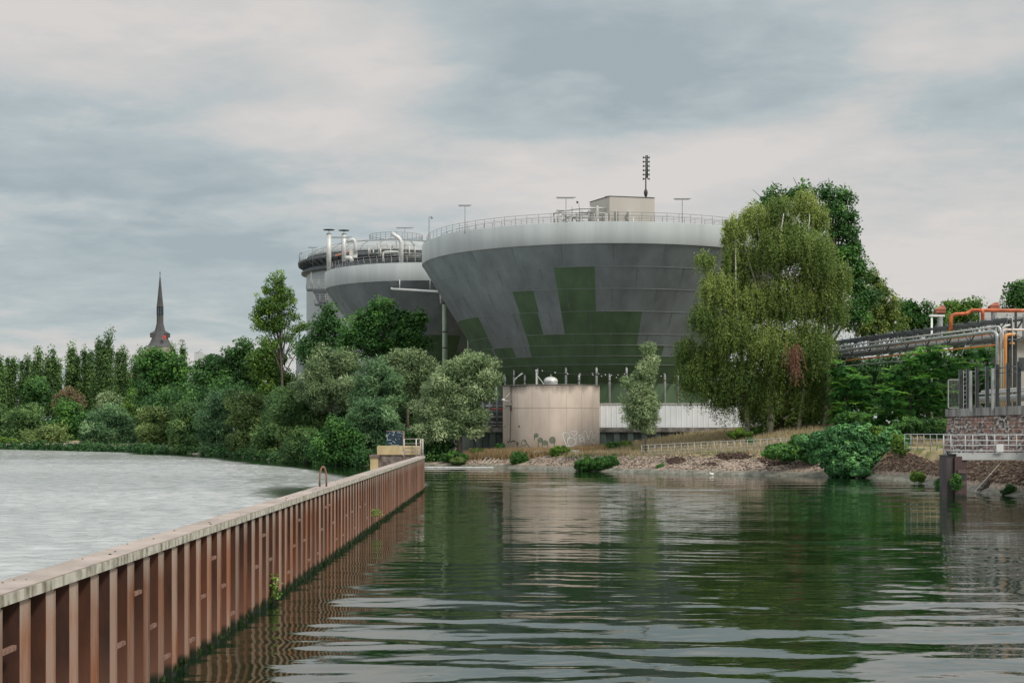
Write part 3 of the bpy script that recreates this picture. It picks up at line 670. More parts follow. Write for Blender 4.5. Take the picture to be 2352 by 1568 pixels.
m = MB(); m.tube(round_path([at(797, 556, 268), at(812, 549, 268), at(816, 560, 268), at(817, 580, 268)], .7), .34, 10); m.tube(round_path([at(790, 592, 268), at(805, 592, 268), at(809, 600, 268)], .6), .4, 10); m.build('elbow', pipe_white, t)
m = MB(); u = at(811, 580, 268); m.box((u.x-.7, 268, u.z-.9), (u.x+.7, 269, u.z+.7)); m.build('filter_box', mat('pale_box', (1, 1, 1)), t)
m = MB(); m.tube(round_path([at(900, 536, 262), at(922, 551, 262), at(922, 605, 262)], 1.2), .38, 14)
tag(m.build('gas_pipe', pipe_white, base=at(922, 603, 262)), 'thick white pipe rising from the middle tank roof and bending left', 'pipe')
m = MB(); m.tube(round_path([at(880, 600, 262), at(880, 578, 262), at(915, 578, 262)], .6), .16, 10)
tag(m.build('branch_pipe', pipe_white, base=at(880, 603, 262)), 'short slim white pipe left of the thick bent pipe on the middle tank', 'pipe')
# pipe on the side of tank 2 and green pipe column
m = MB(); m.tube(round_path([at(899.5, 661, 246), at(899.5, 663.5, 242.4), at(1012, 670, 232.5), at(1013.5, 697, 232.2)], .5), .19, 10)
t = thing('overflow_pipe', 'white pipe running along the side of the middle tank to the green column', 'pipe', at(899.5, 663, 243)); m.build('pipe', pipe_white, t)
for x, y0 in ((918, 642.5), (988, 641.5)):
    m = MB(); Yq = 242.4-(x-899.5)/112.5*9.9; m.tube([at(x, y0, Yq), at(x, 665, Yq)], .08, 6); m.build('hanger', pipe_white, t)
def column(x, ytop, Y, r, label, flange=True):
    tp = at(x, ytop, Y); t = thing('pipe_column', label, 'pipe', (tp.x, Y, 5), 'pale green vertical pipes between the tanks')
    m = MB(); m.tube([(tp.x, Y, 4.9), tp], r, 14); m.build('pipe', mat('pale_green_paint', (.26, .33, .24), .55, 0, .18, .9, (1, 1, .3)), t)
    m = MB()
    for z in (tp.z-4.6, tp.z-7.2): m.lathe((tp.x, Y, z), [(r, 0), (r+.07, .02), (r+.07, .14), (r, .16)], 14)
    m.build_each('joint_ring', mat('rust_ring', (.12, .08, .06), .8, 0, .2, 2), t)
    if flange:
        m = MB(); m.lathe((tp.x, Y, tp.z), [(r, 0), (r*1.2, .02), (r*1.2, .3), (r*.8, .5), (r*.9, .8), (r*1.0, 1.0), (r*.7, 1.3), (r*.8, 1.6), (r*.5, 2.2), (r*.4, 3.2), (0, 3.2)], 14); m.build('valve_head', dark_steel, t)
column(1021.8, 698, 231.8, .42, 'thick pale green pipe column with a dark valve head between the two funnel tanks')
column(1076.2, 776, 229.5, .22, 'thin pale green pipe tucked against the underside of the large tank', False)

# ------------------------------------------------------------------ domed tank at the back left
T3 = (-25.3, 310.)
t3 = thing('domed_tank', 'tall cylindrical pale grey tank with a domed roof and a walkway, behind the others', 'storage tank', (T3[0], T3[1], 3))
m = MB(); m.lathe(T3, [(19.3, 3), (19.3, 38.2)], 120); m.build('cylinder', mat('pale_tank_grey', (.30, .325, .33), .55, 0, .08, .3, (1, 1, .1)), t3)
m = MB(); m.lathe(T3, [(19.3, 38.0), (20.4, 38.3), (20.4, 38.7), (19.5, 39.2), (19.3, 40.1), (21.1, 40.3), (21.15, 40.75), (19.0, 40.8)], 120)
for k in range(60):
    a_ = R(k*6); c, s_ = math.cos(a_), math.sin(a_); m.bar((T3[0]+19.2*c, T3[1]+19.2*s_, 39.2), (T3[0]+21*c, T3[1]+21*s_, 40.2), .12, .5)
m.build('walkway', mat('dark_walkway', (.075, .085, .09), .6, 0, .2, 1), t3)
ring_rail(t3, T3, 20.9, 40.8, 1.5, 96, r=.035, material=rail_grey)
m = MB(); m.lathe(T3, [(19.0, 40.7), (19.0, 41.55), (19.15, 41.6)], 120)
dome_p = [(19.1*math.cos(R(a_)), 41.6+3.9*math.sin(R(a_))) for a_ in range(0, 91, 6)]
m.lathe(T3, dome_p, 96); m.build('dome', mat('dome_grey', (.27, .285, .285), .55, 0, .1, .4), t3)
m = MB()
for k in range(32):
    a_ = R(k*360/32+5); pts = [(T3[0]+r_*math.cos(a_), T3[1]+r_*math.sin(a_), z_+.06) for r_, z_ in dome_p[:13]]; m.tube(pts, .10, 4)
m.lathe(T3, [(19.1, 41.5), (19.3, 41.55), (19.3, 41.75), (19.1, 41.8)], 120)
for rr_, zz_ in ((14.5, 44.2), (9.5, 45.1)): m.lathe(T3, [(rr_, zz_-.1), (rr_+.1, zz_), (rr_-.1, zz_+.08)], 80)
m.build('dome_rib', seam_m, t3)
ring_rail(t3, T3, 5.8, 45.4, 1.7, 30, r=.04, name='gallery_railing', material=thin_dark)
m = MB(); m.lathe(T3, [(6.0, 45.0), (6.0, 45.4), (0, 45.5)], 40); m.build('gallery', thin_dark, t3)
def pathrail(pts, r, mt, nm):
    m = MB(); m.tube(pts, r, 8); return m.build(nm, mt, t3)
pathrail([at(770, 588, 291), at(812, 574, 292), at(850, 563, 294), at(885, 555, 298), at(920, 553, 300)], .17, mat('salmon_paint', (.62, .24, .15), .5, 0, .15, 1), 'red_pipe')
pathrail([at(846, 560, 297), at(860, 554, 298), at(905, 551.5, 302), at(940, 551, 302), at(969, 556, 302)], .14, pink_red, 'red_pipe')
pathrail([at(830, 572, 294), at(850, 566, 295), at(880, 562, 297)], .12, pink_red, 'red_pipe')
m = MB(); rr = random.Random(9)
for k in range(28):
    x = rr.uniform(845, 968); Yq = rr.uniform(288, 296); m.tube([at(x, 590, Yq), at(x, rr.uniform(556, 582), Yq)], rr.uniform(.05, .16), 6)
for k in range(10):
    y_ = rr.uniform(560, 590); x = rr.uniform(860, 930); m.tube([at(x, y_, 289), at(x+rr.uniform(20, 50), y_, 289)], .08, 6)
m.build_each('roof_pipe', mat('mixed_pipe', (1, 1, 1)), t3)
# side balconies of the domed tank
def balcony(x0, x1, ytop, ydeck, Y, wedge):
    t = t3; a = at(x0, ydeck, Y); b = at(x1, ydeck, Y); m = MB(); m.box((a.x, Y, a.z-.3), (b.x, Y+2.5, a.z)); m.add([(a.x+1.2, Y, a.z-.31), (b.x, Y, a.z-.31), (b.x, Y+2.4, a.z-.31), (a.x+1.2, Y+2.4, a.z-.31), (b.x-.4, Y+.6, a.z-wedge), (b.x, Y+.6, a.z-wedge)], [(0, 1, 5, 4), (1, 2, 5), (3, 0, 4), (2, 3, 4, 5)])
    d = m.build('balcony', mat('dark_walkway', (1, 1, 1)), t)
    m = MB(); h = (ydeck-ytop)/F*Y
    for j in range(4): m.tube([(a.x, Y, a.z+h*(j+1)/4), (b.x, Y, a.z+h*(j+1)/4)], .045, 4)
    for j in range(4): m.tube([(a.x+(b.x-a.x)*j/3, Y, a.z), (a.x+(b.x-a.x)*j/3, Y, a.z+h)], .05, 4)
    m.build('balcony_rail', rail_grey, d)
balcony(703.5, 747, 643.5, 663, 292, 5.0); balcony(722, 760, 676, 697, 290, 2.5)
m = MB(); a = at(714.5, 625, 293); m.tube([a, at(714.5, 663, 292)], .06, 6); m.tube([at(740, 700, 292), at(741, 770, 292)], .25, 8); m.build('drain_pipe', rail_grey, t3)

# ------------------------------------------------------------------ quay wall with platform, white hoarding
qx0, qx1 = -15.4, 60.; QY = 196.
quay = thing('quay_wall', 'dark green sheet pile quay wall with a weathered concrete cap in front of the tanks', 'retaining wall', (10, QY, 1))
qm = mat('dark_green_piling', (.045, .062, .058), .75, 0, 0, .5, (1, 1, .3), col2=(.10, .13, .12))
m = MB(); x = qx0; pts = []
while x < qx1: pts += [(x, QY+.35), (x+.75, QY+.35), (x+.95, QY-.05), (x+1.7, QY-.05), (x+1.9, QY+.35)]; x += 1.9
vs = []
for (x, y) in pts: vs += [(x, y, .8), (x, y, 4.62)]
m.add(vs, [(2*i, 2*i+2, 2*i+3, 2*i+1) for i in range(len(pts)-1)]); m.build('piling', qm, quay)
capm = mat('weathered_cap_concrete', (.09, .085, .078), .9, 0, 0, 1.2, col2=(.27, .255, .235), bump=.02)
m = MB(); x = qx0
while x < qx1: m.box((x, QY-.25, 4.60), (x+5.97, QY+1.2, 5.22)); x += 6
m.build('cap', capm, quay)
hoard = thing('white_hoarding', 'long white corrugated metal hoarding standing on the quay wall cap', 'fence', (at(1500, 980, 197).x, 197, 5.22))
m = MB(); x = at(1345, 980, 197.5).x; xe = at(1782, 980, 197.5).x; zt_ = at(0, 927.5, 197.5).z; pts = []
hx0 = x
while x < xe: pts += [(x, 197.5), (x+.55, 197.5), (x+.6, 197.46), (x+.7, 197.46), (x+.75, 197.5)]; x += .75
vs = []
for (x_, y_) in pts: vs += [(x_, y_, 5.22), (x_, y_, zt_)]
m.add(vs, [(2*i, 2*i+2, 2*i+3, 2*i+1) for i in range(len(pts)-1)]); m.build('sheeting', mat('white_sheet_metal', (.70, .72, .73), .5, 0, .05, .4), hoard)
m = MB(); m.box((hx0, 197.38, zt_), (xe, 197.6, zt_+.09)); m.build('top_rail', white_paint, hoard)
m = MB()
for k in range(60): xx = hx0+.4+k*.43; m.box((xx, 197.36, zt_-.12), (xx+.06, 197.455, zt_-.05))
m.build('fixings', thin_dark, hoard)

# feed pipes into the big tank
for j, (x, y) in enumerate([(1161, 865), (1181, 850), (1206, 863), (1235, 848), (1266, 862), (1300, 846), (1330, 861), (1370, 846), (1400, 861), (1439, 846), (1527, 860), (1557, 861), (1625, 860), (1128, 870), (1112, 900), (1668, 862)]):
    Y = 203.6; al = ang_of(x, 16.6, T1); px_ = (x-CX)/F*Y
    off = (px_-T1[0])/16.6; Ys = 223.2-16.6*math.sqrt(max(.02, 1-min(.99, off*off)))
    if x < 1150: Ys = 212
    Y = max(203.6, Ys-2.6); u = at(x, y, Y)
    nm = ['left', 'right'][x > 1385]
    t = thing('feed_pipe', '', 'pipe', (u.x, u.y, 5.0), 'grey feed pipes bending into the foot of the large tank')
    m = MB(); m.tube(round_path([(u.x, Y, 5.0), (u.x, Y, u.z), (u.x+.1, Ys+.7, u.z+.25)], .45), .17, 8); m.build('pipe', pipe_grey, t)
    m = MB(); m.lathe((u.x, Y, u.z-.9), [(.17, 0), (.23, .02), (.23, .1), (.17, .12)], 10); m.tube([(u.x+.1, Ys-.3, u.z+.2), (u.x+.1, Ys+.05, u.z+.22)], .25, 10); m.build('flange', dark_steel, t)
    FP = ['feed pipe above the left edge of the round building', 'taller feed pipe right of the street lamp foot', 'feed pipe between street lamp and white post', 'tall feed pipe behind the white post', 'feed pipe hidden behind the white dome vent',
          'tall feed pipe right of the dome vent', 'short feed pipe near the right part of the round roof', 'tall feed pipe above the right edge of the round building', 'feed pipe standing free right of the round building',
          'tall feed pipe behind the left edge of the small silver tree', 'feed pipe right of the small silver tree', 'feed pipe beside the left edge of the birch', 'feed pipe seen through the hanging birch twigs',
          'feed pipe between the willow and the round concrete building', 'lower feed pipe at the right edge of the willow', 'feed pipe deep behind the birch twigs']
    t['label'] = FP[j]
m = MB(); rr = random.Random(5); pts = []
def catenary(x0, y0, x1, y1, Y, sag, n=14): return [at(x0+(x1-x0)*i/n, y0+(y1-y0)*i/n+sag*4*(i/n)*(1-i/n), Y) for i in range(n+1)]
wires = [(1236, 850, 1370, 857, 4), (1266, 855, 1400, 860, 3), (1370, 857, 1439, 858, 4), (1370, 862, 1530, 862, 6), (1527, 860, 1625, 862, 6), (1527, 865, 1560, 868, 5)]
for (x0, y0, x1, y1, sg_) in wires: m.tube(catenary(x0, y0, x1, y1, 203, sg_), .035, 5)
cable = thing('cable_run', 'thin dark cables slung between the feed pipes in front of the large tank', 'cable', at(1370, 857, 203)); m.build_each('cable', dark_steel, cable)
m = MB()
for (x0, y0, x1, y1, sg_) in wires[:4]:
    c = catenary(x0, y0, x1, y1, 203, sg_)
    for k in range(1, len(c)-1, 3): m.lathe((c[k].x, c[k].y-.05, c[k].z), [(0, -.1), (.09, 0), (0, .1)], 6)
m.build_each('insulator', white_paint, cable)
# railing and pipes left of the box, on the quay
t = thing('quay_pipe_rack', 'dark grey pipe rack with stacked horizontal pipes on the quay beside the willow', 'pipe rack', at(1125, 984, 198))
m = MB()
for y_ in (932, 944, 957, 970, 977): m.tube([at(1060, y_, 198), at(1160, y_, 198)], .13 if y_ > 950 else .09, 8)
m.build_each('rack_pipe', pipe_grey, t)
for x in (1124, 1142, 1108): m = MB(); m.tube([at(x, 984, 197.4), at(x, 905 if x != 1142 else 915, 197.4)], .14, 8); m.build('rack_post', mat('slate_steel', (.13, .16, .165), .6, 0, .2, 1), t)
m = MB(); m.box((at(1050, 0, 201).x, 201, 5.0), (at(1165, 0, 201).x, 202, 9.2)); m.build('valve_cabinet', mat('dark_cabinet', (.03, .035, .035), .6, 0, .3, 1), t)
m = MB(); m.tube([at(1125, 939, 197.6), at(1160, 939, 197.6)], .1, 8); m.build('red_pipe', pink_red, t)

# ------------------------------------------------------------------ concrete pump house
PC = (at(1266, 0, 195.).x, 195.); PR = 6.63; YB = PC[1]-PR
zt_ = at(0, 884, 190).z
def onc(x, y, off=.0):
    """the point of the round wall seen at picture position x, y"""
    dx = (x-CX)/F; r_ = PR+off; A_ = dx*dx+1; B_ = -2*(dx*PC[0]+PC[1]); C_ = PC[0]**2+PC[1]**2-r_*r_; D_ = max(0., B_*B_-4*A_*C_)
    t_ = (-B_-math.sqrt(D_))/(2*A_); return Vector((t_*dx, t_, 5-(y-HY)/F*t_))
ph = thing('pump_house', 'round beige concrete pump building with graffiti along its foot, standing on the bank', 'building', (PC[0], PC[1], 2))
cm = mat('beige_concrete', (.42, .35, .295), .9, 0, .16, .35, (1, 1, .35), bump=.01, bs=3)
H_ = zt_-2
zstain(cm, H_+.2, H_-1.1, (.06, .055, .05), .95, .6, 3.2, (1, 1, .25))
zstain(cm, -.2, 1.8, (.27, .20, .13), .75, .6, 1.6)
m = MB(); m.lathe(PC, [(PR, .8), (PR, zt_), (PR-.02, zt_+.02), (0, zt_+.06)], 120); m.build('walls', cm, ph)
m = MB(); m.lathe(PC, [(PR+.001, zt_-.05), (PR+.04, zt_-.04), (PR+.04, zt_+.05), (PR-.3, zt_+.07)], 120); m.build('roof_edge', mat('dark_roof_edge', (.10, .09, .08), .9, 0, 0, 1.5, col2=(.25, .22, .19)), ph)
zj = at(0, 936.5, YB).z
m = MB(); m.lathe(PC, [(PR, zj-.035), (PR+.006, zj-.025), (PR+.006, zj+.025), (PR, zj+.035)], 120); m.build('pour_joint', mat('dark_joint', (.30, .25, .21), .9, 0, .1, 1), ph)  # joint lines in a darker beige than the wall
m = MB()
for k in range(18):
    a_ = R(k*20+6); c, s_ = math.cos(a_), math.sin(a_); m.bar((PC[0]+PR*c, PC[1]+PR*s_, 1), (PC[0]+PR*c, PC[1]+PR*s_, zt_-.1), .03, .012, up=(c, s_, 0))
m.build('panel_seam', MATS['dark_joint'], ph)
for (x, y) in ((1160, 979), (1192.5, 979)):
    u = onc(x, y); d = (u-Vector((PC[0], PC[1], u.z))).normalized(); m = MB(); m.tube([u-d*.05, u+d*.03], .12, 10); m.build('drain_hole', dark_steel, ph)
m = MB(); m.tube([onc(1174, 886, .06), onc(1173.5, 905, .06), onc(1174, 925, .06)], .035, 6); m.tube([onc(1173.5, 940, .07), onc(1172, 975, .07), onc(1171.5, 1010, .07)], .04, 6)
m.build_each('hanging_chain', mat('rusty_chain', (.08, .055, .045), .8, 0, .4, 5), ph)
m = MB(); m.bar(onc(1173.5, 930, .05), onc(1173.5, 943, .05), .25, .12, up=(0, 1, 0)); m.bar(onc(1173.5, 933, .1), onc(1173.5, 933, .1)+Vector((-.75, -.25, .02)), .12, .18); m.build('bracket', dark_steel, ph)
t = thing('wall_lamp', 'white wall lamp on a slanting arm at the left side of the round concrete building', 'lamp', onc(1173, 905))
lh = onc(1173, 918)+Vector((-1.0, -.45, 0))
m = MB(); m.tube([onc(1173, 901, 0), lh], .035, 6); m.tube([onc(1173.5, 920, 0), lh+Vector((0, 0, -.1))], .035, 6); m.build('arm', white_paint, t)
m = MB(); m.lathe(lh, [(0, .16), (.2, .1), (.26, -.05), (.18, -.16), (0, -.18)], 12); m.build('lamp_head', white_paint, t)
# graffiti
def paint(name, polys, mt, r=.045, off=.006):
    m = MB()
    for pl in polys:
        off += .0006; q = []
        for (x0, y0), (x1, y1) in zip(pl, pl[1:]):
            n_ = max(1, int(math.hypot(x1-x0, y1-y0)/2)); q += [onc(x0+(x1-x0)*k/n_, y0+(y1-y0)*k/n_, off) for k in range(n_)]
        q.append(onc(*pl[-1], off)); vs = []
        for i, c in enumerate(q):
            d = q[min(i+1, len(q)-1)]-q[max(i-1, 0)]
            if d.length < 1e-5: d = Vector((1, 0, 0))
            nn = Vector((c.x-PC[0], c.y-PC[1], 0)).normalized(); w_ = nn.cross(d).normalized()*r; vs += [c-w_, c+w_]
        m.add(vs, [(2*i, 2*i+2, 2*i+3, 2*i+1) for i in range(len(q)-1)])
    m.build(name, mt, ph)
def disc(name, els, mt, off):
    m = MB()
    for (cx, cy, rx, ry) in els:
        off += .0006; c = g([(cx, cy)])[0]; P_ = [onc(*c, off)]
        for rr_ in (.5, 1): P_ += [onc(c[0]+rx*rr_*.1067*math.cos(R(k*18)), c[1]-ry*rr_*.1067*math.sin(R(k*18)), off) for k in range(20)]
        m.add(P_, [(0, 1+k, 1+(k+1) % 20) for k in range(20)]+[(1+k, 21+k, 21+(k+1) % 20, 1+(k+1) % 20) for k in range(20)])
    m.build(name, mt, ph)
def g(pts): return [(1144.6+x*.1067, 964.3+y*.1067) for x, y in pts]      # crop pixels of the graffiti close-up
wp = mat('white_spray', (.68, .67, .64), .8, 0, .15, 3); gp = mat('grey_spray', (.26, .24, .22), .8, 0, .2, 3); gr = mat('dark_green_spray', (.10, .13, .09), .8, 0, .3, 3); fillp = mat('pale_spray_fill', (.43, .38, .33), .85, 0, .1, 3)
def ell(cx, cy, rx, ry, a0=0, a1=360, n=22): return [(cx+rx*math.cos(R(a0+(a1-a0)*i/n)), cy+ry*math.sin(R(a0+(a1-a0)*i/n))) for i in range(n+1)]
B1 = [(1470, 560), (1440, 470), (1410, 390), (1388, 320), (1400, 280), (1450, 262), (1510, 275), (1535, 320), (1530, 370)]
letters = [B1, ell(1575, 470, 85, 92), [(1470, 560), (1540, 568), (1600, 560)], [(1530, 370), (1490, 400), (1490, 450)],
           # i with a heart dot
           [(1640, 350), (1660, 380), (1690, 360), (1690, 520)], [(1640, 380), (1660, 430), (1665, 520)], [(1630, 345), (1590, 300), (1570, 260), (1580, 235), (1610, 235), (1632, 262), (1655, 232), (1690, 235), (1700, 262), (1680, 305), (1630, 345)],
           # e
           [(1735, 320), (1800, 318), (1835, 400), (1840, 440), (1765, 480), (1745, 400), (1735, 320)], [(1762, 375), (1805, 365), (1825, 410), (1815, 440), (1780, 452), (1762, 375)],
           # N
           [(1850, 500), (1850, 360), (1835, 260), (1880, 230), (1910, 290), (1945, 380), (1975, 330), (1970, 250), (2020, 235), (2040, 300), (2010, 420), (1985, 480)], [(1895, 260), (1930, 400), (1965, 420)],
           # Y
           [(2025, 330), (2060, 400), (2100, 330), (2120, 240)], [(2060, 330), (2100, 310), (2110, 390), (2080, 500), (2040, 490), (2025, 440)], [(2130, 225), (2128, 420), (2135, 590)], [(2145, 230), (2145, 400)]]
disc('graffiti_fill', [(1462, 330, 62, 60), (1575, 470, 84, 90)], fillp, .004)
paint('graffiti_outline', [g([(x+10, y-10) for x, y in l]) for l in letters[:7]], gp, .035, .008)
paint('graffiti_letters', [g(l) for l in letters], wp, .055, .014)
blobs = [g(ell(550, 490, 52, 62)), g(ell(815, 330, 42, 38)), g(ell(902, 430, 50, 45)), g(ell(1005, 500, 60, 58, 150, 390)), g(ell(1165, 430, 62, 66)), g([(775, 350), (778, 430)]), g([(1222, 430), (1210, 500), (1190, 640)]),
         g([(950, 480), (945, 640)]), g([(855, 470), (870, 600)]), g([(1065, 500), (1060, 600)]), g([(500, 560), (460, 580)]), g([(610, 500), (650, 560), (690, 620)])]
paint('green_scrawl', blobs, gr, .05, .008)
disc('scrawl_fill', [(1165, 430, 60, 64), (902, 430, 48, 43), (815, 330, 40, 36), (575, 455, 26, 20), (1005, 500, 50, 50)], mat('green_wash', (.15, .17, .12), .85, 0, .3, 2.5), .004)
paint('black_drips', [g([(185, 445), (215, 500), (240, 440), (250, 400)]), g([(240, 440), (270, 480), (300, 450), (350, 450), (370, 470)]), g([(395, 470), (410, 560), (430, 610)]), g([(420, 480), (425, 530)]), g([(125, 470), (120, 520)])], mat('black_spray', (.05, .04, .035), .85, 0, .3, 3), .07, .007)
# dome vent, lamp and post on the round roof
t = thing('dome_vent', 'white domed vent with a louvred collar on the flat roof of the round concrete building', 'roof vent', at(1265, 884, YB+2.5))
u = at(1265, 884, YB+2.5); u.z = zt_+.12; m = MB(); m.lathe(u, [(.93, 0), (.93, .42), (.86, .44)], 24); m.build('collar', pipe_white, t)
m = MB(); m.lathe(u, [(.95, .45), (.9, .62), (.7, .85), (.4, .98), (0, 1.02)], 24); m.build('dome', pipe_white, t)
m = MB(); m.tube([(u.x, u.y, u.z+1.0), (u.x, u.y, u.z+1.25)], .04, 6); [m.lathe(u, [(.94, .08+.08*k), (.965, .1+.08*k), (.94, .12+.08*k)], 24) for k in range(4)]; m.build('louvre', rail_grey, t)
t = thing('street_lamp', 'pale lamp with a slanting arm on the left part of the round roof', 'lamp', at(1180.5, 884, YB+1.5))
m = MB(); m.tube([at(1180.5, 886, YB+1.5), at(1180.5, 873, YB+1.5), at(1194, 861, YB+1.2)], .06, 8); m.build('pole', pipe_white, t)
m = MB(); a = at(1192, 863, YB+1.2); b_ = at(1200, 857, YB+1.1); m.bar(a, b_, .3, .16); m.build('lamp_head', pipe_white, t)
t = thing('white_post', 'white square post with a diagonal brace on the round concrete building roof', 'post', at(1232, 884, YB+1.5))
m = MB(); m.bar(at(1232.5, 886, YB+1.5), at(1232.5, 850, YB+1.5), .22); m.box((at(1230, 0, YB).x, YB+1.3, at(0, 851, YB).z), (at(1236.5, 0, YB).x, YB+1.8, at(0, 848, YB).z)); m.build('post', pipe_white, t)
m = MB(); m.bar(at(1234, 862, YB+1.5), at(1249, 881.5, YB+1.5), .1); m.build('brace', pipe_white, t)

# ------------------------------------------------------------------ things on the bank
def on_bank(x, y, guess=165):
    """the point of the ground seen at picture position x, y"""
    Y = 100.
    while Y < 260:
        p = at(x, y, Y)
        if p.z <= tz(p.x, p.y): return p
        Y += .5
    return at(x, y, guess)
bl = []; n = 25
for i in range(n+1):
    f_ = i/n; x = 1474+(1853-1474)*f_; y = 1050.5-(1050.5-1036)*f_; Yq = 166-(166-154)*f_
    u = at(x, y, Yq); bl.append(Vector((u.x, u.y, max(tz(u.x, u.y), u.z-.15))))
bl = [Vector((p.x, p.y, 1.72+(2.75-1.72)*i/n)) for i, p in enumerate(bl)]
railing('bank_railing', 'long low galvanised railing along the dry grass slope below the birch', bl, bl, [.35, .7, 1.05, 1.4], .035, .035, material=grey_steel)
p1 = Vector((37.2, 137.0, 3.1)); p2 = Vector((40.4, 131.0, 3.1)); n = 7; pl = [p1+(p2-p1)*i/n for i in range(n+1)]
p1 = at(2078, 1030, 134.5); p2 = at(2182, 1034, 131.5); p1.z = p2.z = 3.1; pl = [p1+(p2-p1)*i/n for i in range(n+1)]
railing('walkway_railing', 'galvanised railing between the hanging bush and the brick wall corner', pl, pl, [.1, .55, .98, 1.42], .04, .04, material=mat('dull_galvanised', (.42, .43, .43), .6, 0, .12, 2))
# stacked metal trough things near the box foot
for (x0, x1, y0, y1, Y, lb) in [(1317-0, 1330, 1033, 1041, 170, None)]: pass
def trough(x0, x1, y0, y1, Y, label):
    a = at(x0, y1, Y); b = at(x1, y0, Y); t = thing('metal_trough', label, 'trough', (a.x, Y, a.z), 'grey metal troughs in front of the round concrete building')
    m = MB(); m.box((a.x, Y, a.z), (b.x, Y+.7, b.z)); m.build('body', grey_steel, t)
    m = MB(); m.box((a.x+.08, Y-.02, (a.z+b.z)/2-.03), (b.x-.3, Y-.004, (a.z+b.z)/2+.01)); m.build('slot', dark_steel, t)
    for xx in (a.x+.1, b.x-.5): m = MB(); m.box((xx, Y+.1, a.z-.7), (xx+.06, Y+.5, a.z)); m.build('leg', grey_steel, t)
trough(1292, 1330, 1033.5, 1041, 183, 'long grey metal trough half out of the weeds, below the white graffiti letters')
trough(1227, 1262, 1034.5, 1040, 184.5, 'grey metal trough sunk in the weeds below the green scrawls')
# wooden rack at the water's edge
t = thing('wooden_rack', 'broken rack of pale poles leaning on the bank at the waterline beside the willow', 'rack', at(1090, 1072, 184))
m = MB(); m.tube([at(1112, 1050, 187), at(1160, 1052, 187)], .06, 6); m.build('top_pole', mat('pale_wood', (.45, .42, .34), .8, 0, .2, 3), t)
wood = MATS['pale_wood']
for (x0, y0, x1, y1) in [(1117, 1051, 1105, 1064), (1129, 1051.5, 1115, 1064), (1146, 1052, 1130, 1066), (1162, 1054, 1151, 1068), (1137, 1052, 1125, 1064), (1105, 1064, 1080, 1071), (1151, 1067, 1132, 1073)]:
    m = MB(); m.tube([at(x0, y0, 186.5), at(x1, y1, 184.4)], .045, 6); m.build('pole', wood, t)
m = MB(); a = at(975, 1074.2, 183.2); b_ = at(1133, 1074.6, 182.2); 
m.tube([a.lerp(b_, i/12)+Vector((0, math.sin(i*1.3)*.12, .04+.0*i)) for i in range(13)], .06, 8)
for v_ in range(len(m.v)): x_, y_, z_ = m.v[v_]; m.v[v_] = (x_, y_, max(.0, z_-(a.z+(b_.z-a.z)*.5)+.02))
tag(m.build('floating_boom', white_paint, base=(a.x, a.y, 0)), 'thin white floating boom lying on the water below the broken rack', 'boom')
# white bird floating close to the stone bank
gx, gy = at(1634, 1091, 0).x, 0
u = at(1634, 1090, 5*F/(1091-HY)); gt = thing('white_bird', 'small white bird resting on the water close to the stone bank', 'bird', (u.x, u.y, 0))
wm = mat('white_feathers', (.72, .71, .66), .8, 0, .08, 6)
skin('body', [(u.x, u.y, .14), (u.x+.16, u.y, .13), (u.x+.27, u.y, .17), (u.x-.13, u.y, .18), (u.x-.15, u.y, .28), (u.x-.13, u.y, .33), (u.x-.22, u.y, .31)], [(0, 1), (1, 2), (0, 3), (3, 4), (4, 5), (5, 6)], [.13, .11, .03, .08, .045, .05, .012], wm, gt, (u.x, u.y, 0))

